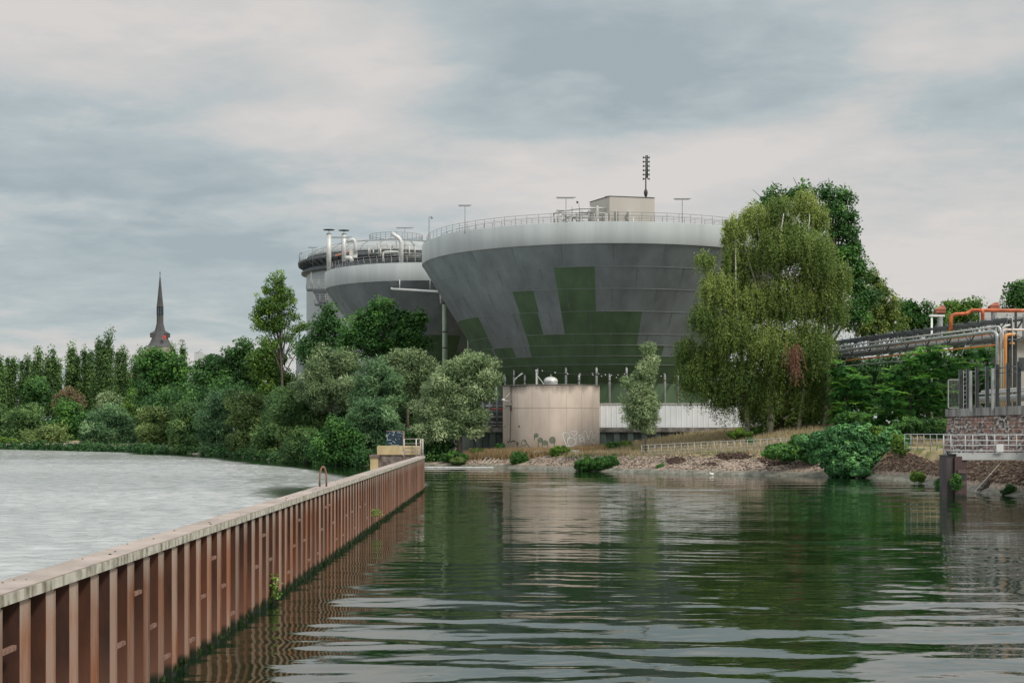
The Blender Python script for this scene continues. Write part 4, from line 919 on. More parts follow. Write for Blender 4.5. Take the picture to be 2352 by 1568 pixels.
# ------------------------------------------------------------------ brick abutment, fence posts, bridge
def brick_material():
    m = bpy.data.materials.new('old_red_brick'); m.use_nodes = True; nt = m.node_tree; N = nt.nodes; L = nt.links; b = N['Principled BSDF']; b.inputs['Roughness'].default_value = .9
    tc = N.new('ShaderNodeTexCoord'); sp = N.new('ShaderNodeSeparateXYZ'); cb_ = N.new('ShaderNodeCombineXYZ'); L.new(tc.outputs['Object'], sp.inputs[0])
    ad = N.new('ShaderNodeMath'); ad.operation = 'ADD'; L.new(sp.outputs[0], ad.inputs[0]); L.new(sp.outputs[1], ad.inputs[1])
    L.new(ad.outputs[0], cb_.inputs[0]); L.new(sp.outputs[2], cb_.inputs[1])
    br = N.new('ShaderNodeTexBrick'); br.inputs['Scale'].default_value = 1; br.inputs['Brick Width'].default_value = 1.5; br.inputs['Row Height'].default_value = .3
    br.inputs['Mortar Size'].default_value = .028; br.inputs['Color1'].default_value = (.30, .13, .09, 1); br.inputs['Color2'].default_value = (.12, .065, .055, 1); br.inputs['Mortar'].default_value = (.33, .29, .26, 1)
    L.new(cb_.outputs[0], br.inputs['Vector'])
    n = N.new('ShaderNodeTexNoise'); n.inputs['Scale'].default_value = 1.6; n.inputs['Detail'].default_value = 9; n.inputs['Roughness'].default_value = .7; mpb = N.new('ShaderNodeMapping'); mpb.inputs['Scale'].default_value = (1, .32, 1); L.new(tc.outputs['Object'], mpb.inputs[0]); L.new(mpb.outputs[0], n.inputs['Vector'])
    cr = N.new('ShaderNodeValToRGB'); cr.color_ramp.elements[0].position = .42; cr.color_ramp.elements[1].position = .6; L.new(n.outputs[0], cr.inputs[0])
    n3 = N.new('ShaderNodeTexNoise'); n3.inputs['Scale'].default_value = 5; n3.inputs['Detail'].default_value = 6; L.new(mpb.outputs[0], n3.inputs['Vector'])
    cr3 = N.new('ShaderNodeValToRGB'); e = cr3.color_ramp.elements; e[0].position = .45; e[0].color = (.035, .03, .03, 1); e[1].position = .6; e[1].color = (.55, .50, .46, 1); L.new(n3.outputs[0], cr3.inputs[0])
    mx = N.new('ShaderNodeMix'); mx.data_type = 'RGBA'; L.new(cr.outputs[0], mx.inputs['Factor']); L.new(br.outputs[0], mx.inputs['B']); L.new(cr3.outputs[0], mx.inputs['A'])
    L.new(mx.outputs['Result'], b.inputs['Base Color']); return m
bw = thing('brick_wall', 'old sooty red brick abutment wall with a concrete cap beside the footbridge', 'wall', (40, 110, 2.9))
m = MB(); XB = 39.85
m.add([(XB-.30, 130.6, 1.8), (XB-.30, 84, 1.8), (XB+1.2, 84, 1.8), (XB+1.2, 130.6, 1.8), (XB, 130.2, 6.12), (XB, 84, 6.12), (XB+1.2, 84, 6.12), (XB+1.2, 130.2, 6.12)], [(0, 1, 5, 4), (3, 0, 4, 7), (1, 2, 6, 5), (2, 3, 7, 6), (4, 5, 6, 7)]); m.build('brickwork', brick_material(), bw)
capb = mat('streaked_cap_concrete', (.11, .105, .10), .9, 0, 0, 1.3, (1, 1, .25), col2=(.33, .32, .30))
m = MB(); y = 84.
while y < 130.3: m.box((XB-.14, y, 6.13), (XB+1.3, min(y+1.96, 130.4), 6.82)); y += 2
m.build('cap', capb, bw)
# post fence on the cap: distances taken from the post columns
fp = thing('post_fence', 'row of tall dark steel posts with pale edges along the top of the brick wall', 'fence', (XB+.4, 120, 6.82))
Xf = XB+.35; posts = [2207, 2224, 2245, 2268, 2291, 2316, 2341, 2370]
for x in posts:
    Yq = Xf*F/(x-CX); m = MB(); m.box((Xf-.1, Yq-.14, 6.82), (Xf+.1, Yq+.12, 10.35)); o = m.build('post', dark_steel, fp)
    m = MB(); m.box((Xf-.14, Yq+.125, 6.82), (Xf+.12, Yq+.18, 10.32)); m.build('pale_edge', grey_steel, o)
m = MB(); m.box((Xf+.2, 100, 10.0), (Xf+.3, 127.5, 10.1)); m.box((Xf+.2, 100, 9.6), (Xf+.28, 127.5, 9.66)); m.build_each('rail', thin_dark, fp)
mf = thing('mesh_panel', 'thin wire mesh panel in a grey frame at the left end of the brick wall', 'fence', (XB, 129, 6.82))
a = at(2178, 936, 129.6); b_ = at(2206, 872, 129.6); m = MB(); fr = [(a.x, 129.6, a.z), (b_.x, 129.6, a.z), (b_.x, 129.6, b_.z), (a.x, 129.6, b_.z), (a.x, 129.6, a.z)]
for u, v_ in zip(fr, fr[1:]): m.bar(u, v_, .06)
m.build('frame', grey_steel, mf); m = MB()
for k in range(1, 14): z = a.z+(b_.z-a.z)*k/14; m.tube([(a.x-.15, 129.6, z), (b_.x, 129.6, z)], .012, 4)
for k in range(1, 8): x = a.x+(b_.x-a.x)*k/8; m.tube([(x, 129.6, a.z), (x, 129.6, b_.z+.15)], .012, 4)
m.build('wire_mesh', thin_dark, mf)
# pipes behind the posts
def pipe(name, label, pts, r, mt, rr_=.6, n=10, group=None, rings=0):
    m = MB(); P = round_path(pts, rr_); m.tube(P, r, n)
    o = m.build(name, mt, base=Vector(pts[-1])); return tag(o, label, 'pipe', group)
gz = 'pipes along the top of the brick wall'
pipe('service_pipe', 'thick dull grey pipe with couplings behind the fence posts', [(42, 96, 7.6), (42, 128, 7.6)], .33, pipe_grey, group=gz)
pipe('service_pipe', 'pale pipe running above the thick one behind the fence posts', [(42.3, 96, 8.35), (42.3, 128, 8.35)], .12, pipe_white, group=gz)
pipe('service_pipe', 'second pale pipe just under the upper one behind the fence posts', [(42.0, 96, 8.15), (42.0, 128, 8.15)], .09, pipe_white, group=gz)
rk = thing('pipe_rack', 'pale steel pipe rack with broad uprights behind the fence posts', 'pipe rack', (43, 120, 6.5))
for x in (2230, 2281): Yq = 122 if x < 2250 else 117; u = at(x, 0, Yq); m = MB(); m.box((u.x-.11, Yq, 6.5), (u.x+.11, Yq+.2, 10.0)); m.build('upright', rail_grey, rk)
m = MB(); 
for k in range(9): u0 = at(2213, 0, 126); m.bar((u0.x, 126, 6.8+k*.4), (u0.x+.5, 126, 7.0+k*.4 if k % 2 else 6.8+k*.4), .04)
for dx in (0, .5): m.bar((at(2213, 0, 126).x+dx, 126, 6.5), (at(2213, 0, 126).x+dx, 126, 10.2), .05)
m.build('lattice', grey_steel, rk)
# footbridge with railing
galv = mat('dull_galvanised', (.42, .43, .43), .6, 0, .12, 2)
fb = thing('footbridge', 'pale grey steel footbridge with a barred railing resting on the brown steel dolphin', 'footbridge', at(2200, 1045, 105.6))
a = at(2200, 1057, 105.); x0 = at(2184, 0, 105).x; zd = at(0, 1042, 105).z; zb_ = at(0, 1056, 105).z
m = MB(); m.box((at(2197, 0, 105).x, 105, zb_), (41, 105.18, zd)); m.box((at(2197, 0, 105).x, 106.6, zb_), (41, 106.78, zd)); m.build_each('girder', mat('pale_girder', (.40, .41, .40), .55, 0, .1, .8), fb)
m = MB(); m.box((x0, 105.0, zd+.003), (41, 106.8, zd+.05)); m.build('deck', grey_steel, fb)
for side, Yr in (('front', 105.02), ('rear', 106.75)):
    for h in (.22, .62, .98, 1.40):
        m = MB(); m.tube([(x0, Yr, zd+h), (41, Yr, zd+h)], .045 if h > 1.3 else .03, 6); m.build('rail', galv, fb)
    xx = x0
    while xx < 41: m = MB(); m.tube([(xx, Yr, zd), (xx, Yr, zd+1.4)], .04, 6); m.build('post', galv, fb); xx += 1.62
m = MB(); u = at(2296, 1030, 104.9); m.box((u.x-.25, 104.8, zd+.15), (u.x+.25, 104.97, zd+.72)); m.build('control_box', white_paint, fb)
dp = thing('steel_dolphin', 'brown steel mooring dolphin with a ladder recess standing in the water under the footbridge', 'mooring post', at(2200, 1140, 105.3))
dm = mat('brown_dolphin_paint', (.075, .045, .042), .7, 0, .25, .8, (1, 1, .4)); zstain(dm, .1, .35, (.015, .015, .01), 1, 3, .3)
xa, xm, xb = at(2175, 0, 105).x, at(2190, 0, 105).x, at(2221.5, 0, 105).x; ztop = at(0, 1047, 105).z
m = MB(); m.box((xa, 105, -1), (xm, 106.8, ztop)); m.build('left_pile', dark_steel if False else mat('dark_dolphin', (.05, .04, .04), .75, 0, .35, 1.2, (1, 1, .4)), dp)
m = MB(); m.box((xm+.06, 104.85, -1), (xb-.42, 106.7, ztop-.02)); m.build('centre_pile', dm, dp)
m = MB(); m.box((xb-.36, 105.1, -1), (xb, 106.8, ztop-.3)); m.build('right_pile', dm, dp)
m = MB(); m.box((xa-.03, 104.95, ztop+.003), (xm+.05, 106.9, ztop+.06)); m.box((xm-.2, 105.6, ztop+.06), (xm+.1, 106, ztop+.35)); m.build('top_plate', dark_steel, dp)
for (ya, yb_) in ((1078, 1086), (1104, 1112)):
    m = MB(); m.box((xm+.25, 104.72, at(0, yb_, 105).z), (xm+.85, 104.845, at(0, ya, 105).z)); m.build('fender_block', mat('fender_brown', (.11, .07, .065), .7, 0, .2, 1), dp)
m = MB(); m.box((xm+.27, 104.78, at(0, 1103, 105).z), (xm+.83, 104.846, at(0, 1087, 105).z)); m.build('recess', dark_steel, dp)
st = thing('bank_steps', 'dark steps down the rubble bank with one slanting pale handrail', 'steps', at(2250, 1128, 110))
m = MB()
sa, sb2 = at(2238, 1129, 111.5), at(2308, 1052, 112.8)
m.tube([sa, sb2], .035, 8); m.build('handrail', mat('bleached_rail', (.6, .55, .47), .7, 0, .15, 2), st)
for k in range(8):
    c = sa.lerp(sb2, (k+.5)/8); gzv = tz(c.x+.5, c.y+.4); m = MB(); zz_ = c.z-.18; m.box((c.x+.05, c.y+.2, zz_-.3), (c.x+1.1, c.y+1.0, zz_-.05)); m.build('step', mat('dark_step', (.10, .085, .07), .9, 0, .4, 3), st)
for x in (2304, 2318):
    Yq = 112.5; u = at(x, 1040, Yq); 
    m = MB(); m.tube([at(x, 1034, 104.2), at(x, 1000, 104.2)], .035, 6)
    Pn = at(x*1.0-20+0, 1036, 118); Pt = at(x-20, 998, 118)
    m = MB(); m.tube([Pn, Pt], .045, 6)
    tag(m.build('red_pole', mat('signal_red', (.55, .02, .02), .5, 0, .1, 1), base=Pn), 'thin red pole before the brick wall, '+('left one' if x == 2304 else 'right one')+' of two', 'pole', 'red poles at the brick wall')

# ------------------------------------------------------------------ pipe bridge
pb = thing('pipe_bridge', 'long dark steel truss pipe bridge sloping away behind the trees on the right', 'pipe bridge', (52, 150, 6))
A = at(2313, 733, 150); Bv = at(1929.5, 784, 188); dirv = (Bv-A); zc = A.z; A.z = Bv.z = (A.z+Bv.z)/2; zl = at(2287, 779.5, 152).z
Bv = A+dirv*1.35; Bv.z = A.z; L_ = (Bv-A).length; dn = (Bv-A).normalized(); sd_ = Vector((dn.y, -dn.x, 0)).normalized()*1.9
def V(t, side, z): q = A+dn*t+(sd_ if side else Vector((0, 0, 0))); return Vector((q.x, q.y, z))
truss_m = mat('blue_grey_steel', (.085, .095, .10), .6, .1, .2, 1)
for side in (0, 1):
    m = MB(); m.bar(V(0, side, A.z), V(L_, side, A.z), .2, .26); m.bar(V(0, side, zl), V(L_, side, zl), .18, .2); m.build_each('chord', truss_m, pb)
    t_ = 0; k = 0; m = MB(); dgn = MB()
    while t_ < L_:
        m.bar(V(t_, side, zl), V(t_, side, A.z), .12); m.bar(V(t_, side, A.z), V(t_, side, A.z+.6), .07)
        t2_ = min(L_, t_+2.4)
        if k % 2: dgn.bar(V(t_, side, zl), V(t2_, side, A.z), .13)
        else: dgn.bar(V(t_, side, A.z), V(t2_, side, zl), .13)
        t_ += 2.4; k += 1
    m.build_each('upright', truss_m, pb); dgn.build_each('diagonal', truss_m, pb)
m = MB(); t_ = 0
while t_ < L_: m.bar(V(t_, 0, A.z+.22)-sd_*.15, V(t_, 1, A.z+.22)+sd_*.15, .12, .1); m.bar(V(t_, 0, zl-.1), V(t_, 1, zl-.1), .12); t_ += 2.4
m.build_each('cross_beam', truss_m, pb)
# bridge legs and pipes carried by it
m = MB()
for x in (2320, 2331): u = at(x, 0, 151); m.bar((u.x, 151, 5.5), (u.x, 151, A.z-1.5 if x > 2325 else A.z), .45 if x < 2325 else .28)
m.build_each('support_leg', dark_steel, pb)
m = MB()
for k, off in enumerate((.45, 1.0, 1.5)):
    q = sd_.normalized()*off; m.tube([V(0, 0, zl+.35+.2*(k % 2))+q, V(L_, 0, zl+.35+.2*(k % 2))+q], .08+.04*(k % 2), 8)
m.build_each('carried_pipe', pipe_grey, pb)
m = MB(); q = sd_.normalized()*.8; m.tube([V(0, 0, zl-.5)+q, V(L_*.9, 0, zl-.5)+q], .11, 8); m.build('orange_pipe', amber, pb)
m = MB(); q = sd_.normalized()*1.5; m.tube([V(4, 0, zl+.75)+q, V(L_*.6, 0, zl+.75)+q], .10, 8); m.build('orange_pipe', orange, pb)
m = MB(); t_ = 8; m.bar(V(10, 0, zl-1.35)-sd_*.3, V(L_, 0, zl-1.35)-sd_*.3, .1, .12)
while t_ < L_: m.bar(V(t_, 0, zl), V(t_, 0, zl-1.35)-sd_*.3, .07); t_ += 4.8
m.build('cable_tray', grey_steel, pb)
f0 = -sd_.normalized()*.75
gb = 'clad pipes hung on the side of the pipe bridge'
a = at(2289, 762, 150); pipe('clad_pipe', 'thick grey clad pipe along the side of the truss, bending down at its right end', [V(L_, 0, a.z)+f0, Vector((at(2291, 0, 149.).x, 149., a.z)), Vector((at(2291, 0, 149.).x, 149., 6.6))], .20, pipe_grey, 1.0, group=gb)
a = at(2300, 750, 150); pipe('clad_pipe', 'slimmer pale pipe above the thick one on the truss, ending in a twin drop', [V(L_, 0, a.z)+f0*.9, Vector((at(2298.5, 0, 149.).x, 149., a.z)), Vector((at(2298.5, 0, 149.).x, 149., 6.6))], .10, pipe_white, .7, group=gb)
pipe('drop_pipe', 'thin pale drop pipe right beside the slimmer truss pipe', [at(2320, 746, 149.4), at(2303, 750, 149.4), (at(2303, 0, 149.4).x, 149.4, 6.6)], .11, pipe_white, .6)
pipe('header_pipe', 'pale horizontal pipe leaving the picture at the right above the orange bend', [at(2303, 800, 148.6), at(2303, 757, 148.6), at(2400, 757.5, 148.6)], .12, mat('pink_pipe', (.55, .47, .45), .5, 0, .1, 1), .4)
pipe('orange_pipe', 'amber vertical pipe with a hooked top beside the grey drop pipes', [at(2330, 768, 148.), at(2309, 768, 148.), (at(2309, 0, 148.).x, 148., 6.6)], .17, amber, 1.0)
pipe('red_pipe', 'orange red pipe crossing above the truss with an upright loop at its left end', [at(2184, 762, 160), at(2184, 722, 160), at(2222, 720, 160), at(2230, 712.5, 160), at(2420, 714, 156)], .2, orange, .6)
pipe('red_pipe', 'short orange red upright pipe dropping from the crossing pipe to the truss', [at(2252, 712.5, 159.3), at(2257, 714, 159.3), at(2257, 742, 159.3)], .2, orange, .4)
for (x, y, lb) in ((2162, 712, 'small rusty roof hat standing left of the orange red loop'), (2286, 704, 'small rusty roof hat above the orange red crossing pipe')):
    u = at(x, y, 175); m = MB(); m.prism([(u.x-.6, 175), (u.x+.55, 175), (u.x+.55, 176), (u.x-.6, 176)], u.z-.35, u.z+.1); m.add([(u.x-.62, 174.95, u.z+.1), (u.x+.6, 174.95, u.z+.1), (u.x+.6, 176, u.z+.1), (u.x-.62, 176, u.z+.1), (u.x+.0, 175.2, u.z+.55), (u.x+.45, 175.2, u.z+.55)], [(0, 1, 5, 4), (1, 2, 5), (2, 3, 4, 5), (3, 0, 4)])
    h = thing('vent_hat', lb, 'roof vent', (u.x, 175, 5), 'rusty vent hats'); m.build('hat', mat('rusty_hat', (.30, .10, .06), .8, 0, .3, 1), h)
    m = MB(); m.tube([(u.x, 175.5, 5), (u.x, 175.5, u.z-.3)], .35, 8); m.build('duct', thin_dark, h)
u = at(2140, 727, 168); t = thing('yard_lamp', 'white yard lamp with a flat head beside the rusty vent hat', 'lamp', (u.x, 168, 5)); m = MB(); m.tube([(u.x, 168, 5), u], .12, 8); m.build('pole', white_paint, t); m = MB(); m.box((u.x-.3, 167.8, u.z), (u.x+1.5, 168.2, u.z+.22)); m.build('lamp_head', white_paint, t)
sc = thing('scaffold_tower', 'pale scaffold platform with railings far behind the trees', 'scaffold', at(2233, 980, 260)); sx0, sx1 = at(2206, 0, 260).x, at(2260, 0, 260).x; szt, szb = at(0, 690, 260).z, at(0, 703, 260).z
m = MB(); m.box((sx0, 260, szb-.25), (sx1, 262, szb)); m.build('platform', white_paint, sc)
m = MB()
for k in range(4): x = sx0+(sx1-sx0)*k/3; m.tube([(x, 260, szb), (x, 260, szt+.3)], .05, 5)
for k in range(3): m.tube([(sx0, 260, szb+(szt-szb)*(k+1)/3), (sx1, 260, szb+(szt-szb)*(k+1)/3)], .04, 5)
m.build('railing', white_paint, sc); m = MB(); m.bar((at(2230, 0, 260).x, 261, 5), (at(2230, 0, 260).x, 261, szb-.25), .35); m.bar((at(2211, 0, 260).x, 261, 5), (at(2211, 0, 260).x, 261, szb-.25), .3); m.build_each('leg', white_paint, sc)
# grey industrial building at the right edge
ib = thing('industrial_building', 'grey industrial building with a sloping roof at the right edge behind the pipes', 'building', at(2340, 990, 172))
x0, x1 = at(2290, 0, 172).x, at(2600, 0, 172).x
m = MB(); m.box((x0+2, 173, 4.9), (x1, 190, at(0, 775, 172).z)); m.build('wall', mat('pale_render', (.34, .33, .31), .8, 0, .1, .5), ib)
m = MB(); a = at(2262, 772, 172); b_ = at(2400, 690, 172); m.add([(x0-2, 172, at(0, 772, 172).z), (x1, 172, at(0, 772, 172).z), (x1, 190, at(0, 680, 172).z), (b_.x-2, 190, at(0, 680, 172).z), (x0-2, 172, at(0, 775, 172).z), (x1, 172, at(0, 775, 172).z)], [(0, 1, 2, 3), (4, 5, 1, 0)]); m.build('roof', mat('grey_roofing', (.19, .18, .165), .8, 0, .15, .6), ib)
for k in range(5): m = MB(); m.box((x0+3+k*2.2, 172.95, at(0, 850, 172).z), (x0+4.6+k*2.2, 173.0, at(0, 820, 172).z)); m.build('window', mat('dull_glass', (.05, .06, .065), .2, 0, .1, 1), ib)
m = MB(); u = at(2333, 0, 165); m.bar((u.x, 165, 5), (u.x, 165, at(0, 713, 165).z), .22); 
tag(m.build('steel_mast', dark_steel, base=(u.x, 165, 5)), 'dark upright steel mast before the grey building at the right edge', 'mast')
m = MB(); u = at(2325, 0, 147); m.tube([(u.x, 147, 6.5), at(2325, 728, 147), at(2300, 730, 147)], .07, 6); 
tag(m.build('slim_mast', grey_steel, base=(u.x, 147, 6.5)), 'slim pale mast with a short arm right of the amber pipe', 'mast')

# ------------------------------------------------------------------ church and far houses
YC = 620.; ch = thing('church_tower', 'distant stone church tower with a tall slender slate spire above the trees', 'church', at(367.6, 1000, YC))
slate = mat('dark_slate', (.055, .055, .058), .7, 0, .3, .12); cx_ = at(367.6, 0, YC).x
def cz(y): return at(0, y, YC).z
def rr2(px): return px/F*YC/2
def ngon(prof, mt, nm, n=8, par=ch, c=(cx_, YC)):
    m = MB(); m.lathe(c, prof, n, 22.5, 382.5, smooth=False); return m.build(nm, mt, par)
m = MB(); w_ = rr2(58); m.box((cx_-w_, YC-w_, 3), (cx_+w_, YC+w_, cz(799))); m.build('stone_tower', mat('pale_stone', (.30, .27, .22), .9, 0, .15, .15), ch)
sr = ngon([(rr2(66), cz(798.5)), (rr2(57), cz(795)), (rr2(46), cz(787)), (rr2(35), cz(775)), (rr2(25), cz(762)), (rr2(19), cz(750)), (rr2(15.5), cz(742)), (rr2(15), cz(723))], slate, 'flared_roof')
m = MB()
for k in range(8): a_ = R(k*45+22.5); m.bar((cx_+rr2(13)*math.cos(a_), YC+rr2(13)*math.sin(a_), cz(723)), (cx_+rr2(13)*math.cos(a_), YC+rr2(13)*math.sin(a_), cz(705)), .42)
m.build_each('lantern_column', mat('lantern_blue', (.03, .045, .06), .6, 0, .2, .3), ch)
ngon([(rr2(15), cz(724)), (rr2(17), cz(722.6)), (0.01, cz(722.4))], slate, 'lantern_floor')
ngon([(rr2(14), cz(705.5)), (rr2(16), cz(704.8)), (rr2(14), cz(698)), (rr2(8.5), cz(670)), (rr2(3.2), cz(640)), (.05, cz(631))], slate, 'spire')
m = MB(); m.tube([(cx_, YC, cz(632)), (cx_, YC, cz(623))], .12, 6); m.lathe((cx_, YC, cz(628)), [(0, -.35), (.35, 0), (0, .35)], 8); m.build('finial', dark_steel, ch)
for s_ in (-1, 1):
    m = MB(); xx = cx_+s_*rr2(30); m.box((xx-1.2, YC-1.5, cz(775)), (xx+1.2, YC+1.5, cz(766))); m.add([(xx-1.4, YC-1.6, cz(766)), (xx+1.4, YC-1.6, cz(766)), (xx+1.4, YC+1.6, cz(766)), (xx-1.4, YC+1.6, cz(766)), (xx-s_*.6, YC-.2, cz(759)), (xx-s_*.6, YC+.2, cz(759))], [(0, 1, 4), (1, 2, 5, 4), (2, 3, 5), (3, 0, 4, 5)]); m.build('dormer', slate, ch)
m = MB(); u = at(379, 776, YC-5); m.box((u.x-.8, YC-5.6, cz(780)), (u.x+.3, YC-4.4, cz(772))); m.build('dormer', mat('red_shutter', (.45, .06, .04), .7, 0, .1, 1), ch, label='dormer with red shutter')
hs = thing('house', 'distant house with a brown tiled roof glimpsed between poplars', 'house', at(301, 990, 520)); a = at(290, 881, 520); b_ = at(312, 862, 520)
m = MB(); m.box((a.x, 520, 3), (b_.x, 530, a.z)); m.build('wall', mat('house_render', (.45, .42, .38), .8, 0, .1, .5), hs)
m = MB(); m.add([(a.x-.5, 519.6, a.z), (b_.x+.5, 519.6, a.z), (b_.x+.5, 530.4, a.z), (a.x-.5, 530.4, a.z), (a.x-.5, 525, b_.z+1), (b_.x+.5, 525, b_.z+1)], [(0, 1, 5, 4), (2, 3, 4, 5), (3, 0, 4), (1, 2, 5)]); m.build('roof', mat('brown_tiles', (.12, .07, .06), .85, 0, .2, .5), hs)
hs = thing('rooftop_block', 'pale distant rooftop with scaffolding just above the trees right of the church', 'building', at(458, 990, 560)); a = at(446, 828, 560); b_ = at(472, 812, 560)
m = MB(); m.box((a.x, 560, 3), (b_.x, 570, b_.z)); m.build('wall', mat('pale_block', (.42, .45, .47), .7, 0, .1, .5), hs); m = MB(); m.bar((a.x, 560, b_.z+.4), (b_.x-1, 560, b_.z+.4), .2); m.bar((a.x+1, 560, b_.z), (b_.x-1.5, 560, b_.z+1.8), .14); m.build('scaffold', thin_dark, hs)
hs = thing('pale_building', 'low pale building half hidden behind the tall slim tree', 'building', at(700, 990, 330)); a = at(680, 850, 330); b_ = at(716, 811, 330)
m = MB(); m.box((a.x, 330, 3), (b_.x, 345, b_.z)); m.build('wall', mat('pale_block', (1, 1, 1)), hs); m = MB(); m.box((a.x-.3, 329.7, b_.z), (b_.x+.3, 345.3, b_.z+.4)); m.build('roof', mat('house_render', (1, 1, 1)), hs)

# ------------------------------------------------------------------ vegetation
def unit(v): return v/np.maximum(np.linalg.norm(v, axis=1, keepdims=True), 1e-9)
def sph(rng, n): return unit(rng.normal(size=(n, 3)))
def leaf_quads(C, Nn, Ax, Ln, Wd):
    a = unit(Ax-(Ax*Nn).sum(1, keepdims=True)*Nn); b = np.cross(Nn, a)
    L2 = (Ln/2)[:, None]; W2 = (Wd/2)[:, None]
    v = np.empty((len(C), 4, 3)); v[:, 0] = C-a*L2; v[:, 1] = C+b*W2-a*L2*.1; v[:, 2] = C+a*L2; v[:, 3] = C-b*W2-a*L2*.1
    return v.reshape(-1, 3)
KIND = dict(
  broad=dict(pr=1.15, nl=95, L=.34, W=.24, up=.55, out=.6, jit=.6, gap=.10),
  dense=dict(pr=1.0, nl=95, L=.30, W=.22, up=.5, out=.6, jit=.6, gap=.05),
  willow=dict(pr=1.05, nl=150, L=.52, W=.11, up=.5, out=.8, jit=.6, gap=.04, feather=1),
  poplar=dict(pr=.8, nl=80, L=.30, W=.22, up=.3, out=.7, jit=.6, gap=.08, vert=1.7),
  airy=dict(pr=.75, nl=78, L=.27, W=.18, up=.5, out=.5, jit=.7, gap=.32),
  shrub=dict(pr=.45, nl=80, L=.24, W=.15, up=.6, out=.5, jit=.6, gap=.05),
  vine=dict(pr=.55, nl=70, L=.36, W=.30, up=.35, out=.9, jit=.35, gap=.02))
def crown_mesh(name, rng, lobes, kind, s, origin, tint_sh=0., fill=True):
    k = KIND[kind]; Cs = []; Ns = []; As = []; Ls = []; Ws = []; Ts = []
    pr0 = k['pr']*s
    for (c, r) in lobes:
        c = np.array(c); r = np.array(r); area = 4*math.pi*((r[0]*r[1])**1.6/3+(r[0]*r[2])**1.6/3+(r[1]*r[2])**1.6/3)**(1/1.6)
        npf = max(5, int(area/(1.55*pr0*pr0)*(1-k['gap'])))
        d = sph(rng, npf*2); keep = (d[:, 1] < .25) | (rng.random(npf*2) < .35); d = d[keep][:npf]
        if not len(d): continue
        rad = rng.uniform(.68, 1.02, len(d))+.10*rng.normal(size=len(d)); pc = c+d*r*rad[:, None]
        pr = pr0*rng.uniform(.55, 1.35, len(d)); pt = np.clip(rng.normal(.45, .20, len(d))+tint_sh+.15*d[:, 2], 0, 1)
        cnt = np.maximum(8, (k['nl']*(pr/pr0)**2).astype(int)); idx = np.repeat(np.arange(len(d)), cnt); n = len(idx)
        o = sph(rng, n); rr = rng.random(n)**.4
        el = np.array([1, 1, k.get('vert', .8)])
        P = pc[idx]+o*el*(rr*pr[idx])[:, None]
        up = np.array([0, 0, 1.]); outw = unit(d[idx]*.6+o*.6)
        Nn = unit(outw*k['out']+up*k['up']+rng.normal(size=(n, 3))*k['jit'])
        if k.get('feather'): Ax = unit(o+d[idx]*.5+np.array([0, 0, .55])+rng.normal(size=(n, 3))*.35)
        else: Ax = rng.normal(size=(n, 3))+np.array([0, 0, -.4])
        sc_ = rng.uniform(.65, 1.3, n)*s
        Cs.append(P); Ns.append(Nn); As.append(Ax); Ls.append(k['L']*sc_); Ws.append(k['W']*sc_*rng.uniform(.8, 1.2, n)); Ts.append(np.clip(pt[idx]+rng.normal(0, .13, n), 0, 1))
        if fill:
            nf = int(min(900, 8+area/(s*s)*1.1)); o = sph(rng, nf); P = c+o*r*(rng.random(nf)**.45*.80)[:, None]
            Cs.append(P); Ns.append(unit(o+rng.normal(size=(nf, 3))*.7+np.array([0, -.5, .3]))); As.append(rng.normal(size=(nf, 3))); Ls.append(np.full(nf, 1.0*s)); Ws.append(np.full(nf, .75*s)); Ts.append(np.full(nf, .12))  # inner fill leaves get a dark tint as the crown's inner shade
    C = np.concatenate(Cs); n = len(C)
    v = leaf_quads(C, np.concatenate(Ns), np.concatenate(As), np.concatenate(Ls), np.concatenate(Ws))-np.array(origin)
    return np_mesh(name, v, np.arange(n*4).reshape(-1, 4), np.concatenate(Ts))
def trunk_mesh(base, lobes, r0, s, rng, top=None, lean=(0, 0)):
    m = MB(); b = Vector(base); cs = [Vector(c) for c, r in lobes]; zs = sorted(c.z for c in cs); mid = sum(cs, Vector())/len(cs)
    tp = Vector(top) if top is not None else Vector((mid.x, mid.y, zs[-1]))
    h = tp.z-b.z; pts = [b-Vector((0, 0, .5))]
    for i in range(1, 7):
        t = i/6; q = b.lerp(tp, t)+Vector((rng.normal()*.06*s, rng.normal()*.06*s, 0)); pts.append(q)
    m.tube(pts, [r0*1.25]+[r0*(1-.85*i/6) for i in range(1, 7)], 8)
    for c in cs:
        if (c-tp).length < .5: continue
        t = max(.18, min(.8, (c.z-b.z)/max(h, .1)*.7)); q = b.lerp(tp, t); mdp = q.lerp(c, .5)+Vector((0, 0, .4*s))
        m.tube([q, mdp, c, c+(c-mdp)*.5], [r0*.42, r0*.28, r0*.16, r0*.05], 6)
    return m
SEED = [100]; W_ = 'willows and bushes along the left bank'
